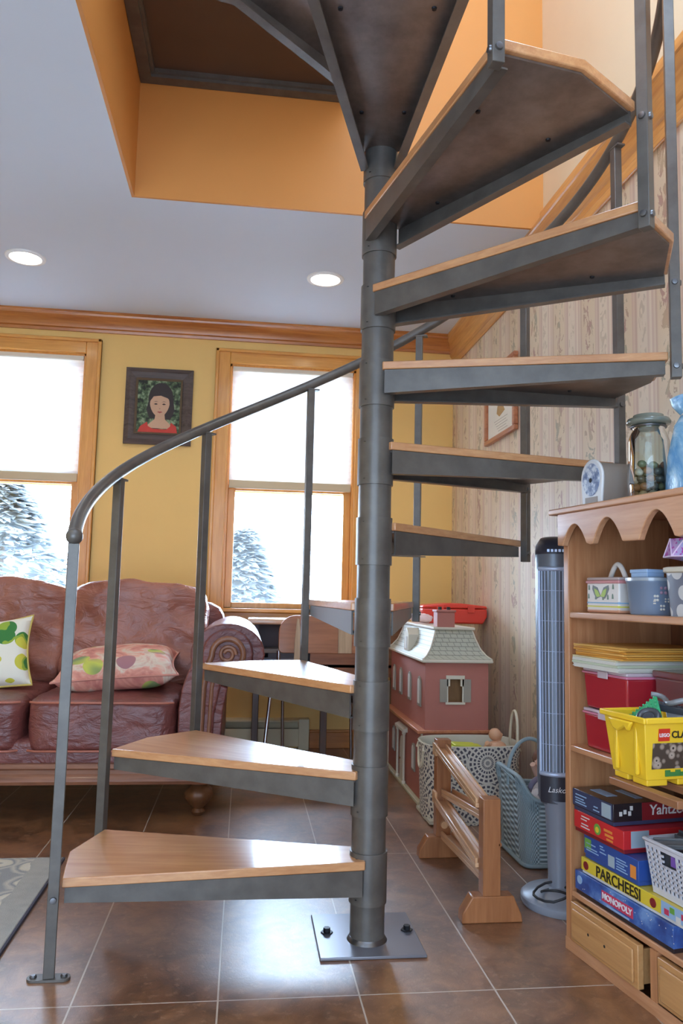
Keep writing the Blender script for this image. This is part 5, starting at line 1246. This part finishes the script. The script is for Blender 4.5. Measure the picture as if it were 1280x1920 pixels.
# ================================================================== OUTSIDE
M['bounce_ground'] = flat('pale_ground', (214,218,224), .9)  # ground coloured pale to bounce light onto the shades and trees
struct(MB().box(-14, 14, 2.75, 24, -.5, -.42).build('ground', M['bounce_ground']))
t = NT('washed_out_needles'); v = t.coord(); t.set(Base_Color=t.ramp(t.noise(v, 6, 3), [(.4, s2l((132,138,140))), (.6, s2l((184,188,190)))]), Roughness=.9)  # overexposure and haze put into the pale needle colour
tl_ = t.n('ShaderNodeBsdfTranslucent'); tl_.inputs['Color'].default_value = (.62,.66,.68,1); mx_ = t.n('ShaderNodeMixShader'); mx_.inputs[0].default_value = .45; t.l(t.b.outputs[0], mx_.inputs[1]); t.l(tl_.outputs[0], mx_.inputs[2]); t.l(mx_.outputs[0], t.out.inputs['Surface']); M['needle'] = t.m
M['bark'] = flat('grey_bark', (150,140,134), .9)
def spruce(label, x, y, hgt, rad, n, seed):
    rd = random.Random(seed); r = thing('spruce_tree', label, 'tree', (x, y, -.42), 0)
    MB().tube([(0,0,0),(0,0,hgt*.97)], [.07,.01], 10).build('trunk', M['bark'], r)
    b = MB()
    for i in range(n):
        f = rd.random()**.8; z = hgt*(.12+.88*(f)); rr = rad*(1-f)+.04; a = rd.random()*2*pi; q = rr*(.35+.65*rd.random()**.5)
        p = Vector((q*cos(a), q*sin(a), z-.25*q)); s_ = rd.uniform(.07,.15)
        d = Vector((cos(a+rd.uniform(-.5,.5)), sin(a+rd.uniform(-.5,.5)), rd.uniform(-.5,.1)))*s_*1.6; w_ = Vector((-sin(a), cos(a), rd.uniform(-.4,.4)))*s_*.45
        b.quad(p-w_, p+d*.5-w_*1.2, p+d, p+w_)
    b.build('needle_foliage', M['needle'], r, keep_normals=True)
spruce('spruce tree with needles coloured pale for glare seen through the window behind the spiral stair', -.35, 8.2, 2.15, .95, 3200, 3)
spruce('spruce tree with needles coloured pale for glare filling the lower pane of the left window', -3.1, 7.2, 2.6, 1.9, 4800, 5)
spruce('spruce tree with needles coloured pale for glare at the right side of the left window, behind another', -1.3, 11.5, 2.4, .8, 1800, 8)

# ================================================================== LIGHT
w = bpy.data.worlds.new('sky'); SC.world = w; w.use_nodes = True
nt_ = w.node_tree; bg_ = nt_.nodes['Background']; bg_.inputs['Strength'].default_value = WORLD
tc_ = nt_.nodes.new('ShaderNodeTexCoord'); sx_ = nt_.nodes.new('ShaderNodeSeparateXYZ'); nt_.links.new(tc_.outputs['Generated'], sx_.inputs[0])
mr_ = nt_.nodes.new('ShaderNodeMapRange'); mr_.inputs['From Min'].default_value = -.5; mr_.inputs['From Max'].default_value = .7
nt_.links.new(sx_.outputs['Y'], mr_.inputs['Value'])
cr_ = nt_.nodes.new('ShaderNodeMix'); cr_.data_type = 'RGBA'      # hazy sky, much brighter on the sunny side beyond the two windows
cr_.inputs[6].default_value = (3.6,4.8,6.4,1); cr_.inputs[7].default_value = (25,34,46,1)
nt_.links.new(mr_.outputs['Result'], cr_.inputs['Factor']); nt_.links.new(cr_.outputs[2], bg_.inputs['Color'])
def portal(loc, rot, sx, sy, name='window_portal'):
    l = bpy.data.lights.new(name, 'AREA'); l.shape = 'RECTANGLE'; l.size = sx; l.size_y = sy; l.cycles.is_portal = True
    o = bpy.data.objects.new(name, l); COL.objects.link(o); o.location = loc; o.rotation_euler = rot; return o
for wv in (W1, W2): portal(((wv[0]+wv[1])/2, YB+.145, (wv[2]+wv[3])/2), (-pi/2,0,0), wv[1]-wv[0], wv[3]-wv[2])
portal((-1.1, YF-.05, 1.07), (pi/2,0,0), 2.8, 2.15)
portal((.02, -.25, TOP+.02), (0,0,0), 1.7, .7)
def area(name, loc, rot, sx, sy, power, col):
    l = bpy.data.lights.new(name, 'AREA'); l.shape = 'RECTANGLE'; l.size = sx; l.size_y = sy; l.energy = power; l.color = col
    o = bpy.data.objects.new(name, l); COL.objects.link(o); o.location = loc; o.rotation_euler = rot; return o
# added fill lamps: rear opening behind the camera (switched off), and upper shaft
area('rear_fill', (-1.1, YF+.05, 1.1), (pi/2,0,0), 2.6, 2.0, REAR_FILL, (.93,.96,1))
area('upstairs_fill', (.2, -.6, TOP-.1), (radians(-10),0,0), .5, .5, UP, (1,.9,.76))
for (x, y) in ((-1.455,1.723),(.011,1.728),(-1.45,-.6),(-2.6,.3),(.2,-2.2),(-1.4,-2.2)):  # first pair sit at the recessed lights, the rest are added fill without fixtures
    l = bpy.data.lights.new('downlight_and_fill', 'SPOT'); l.energy = DOWN; l.color = (1,.84,.62); l.spot_size = radians(130); l.spot_blend = .8; l.shadow_soft_size = .06
    o = bpy.data.objects.new('downlight_and_fill', l); COL.objects.link(o); o.location = (x, y, H-.02)
# ================================================================== CAMERA
cd = bpy.data.cameras.new('camera'); cam = bpy.data.objects.new('camera', cd); COL.objects.link(cam)
yaw, pit, rol = .121487348, .104701208, .0226679807
f = Vector((sin(yaw)*cos(pit), cos(yaw)*cos(pit), sin(pit))); r0 = Vector((cos(yaw), -sin(yaw), 0)); u0 = r0.cross(f)
r = r0*cos(rol)+u0*sin(rol); u = -r0*sin(rol)+u0*cos(rol)
mw = Matrix(((r.x,u.x,-f.x,-.343119844),(r.y,u.y,-f.y,-2.07055961),(r.z,u.z,-f.z,.886870895),(0,0,0,1)))
cam.matrix_world = mw
cd.sensor_fit = 'VERTICAL'; cd.sensor_height = 36; cd.lens = 1456.235/1920*36; cd.clip_start = .02
SC.camera = cam
vs = SC.view_settings; vs.view_transform = 'Standard'; vs.look = 'None'; vs.gamma = 1; vs.use_curve_mapping = False; vs.exposure = EXPO
SC.cycles.max_bounces = 10; SC.cycles.diffuse_bounces = 6; SC.cycles.glossy_bounces = 5; SC.cycles.transparent_max_bounces = 16; SC.cycles.sample_clamp_indirect = 8
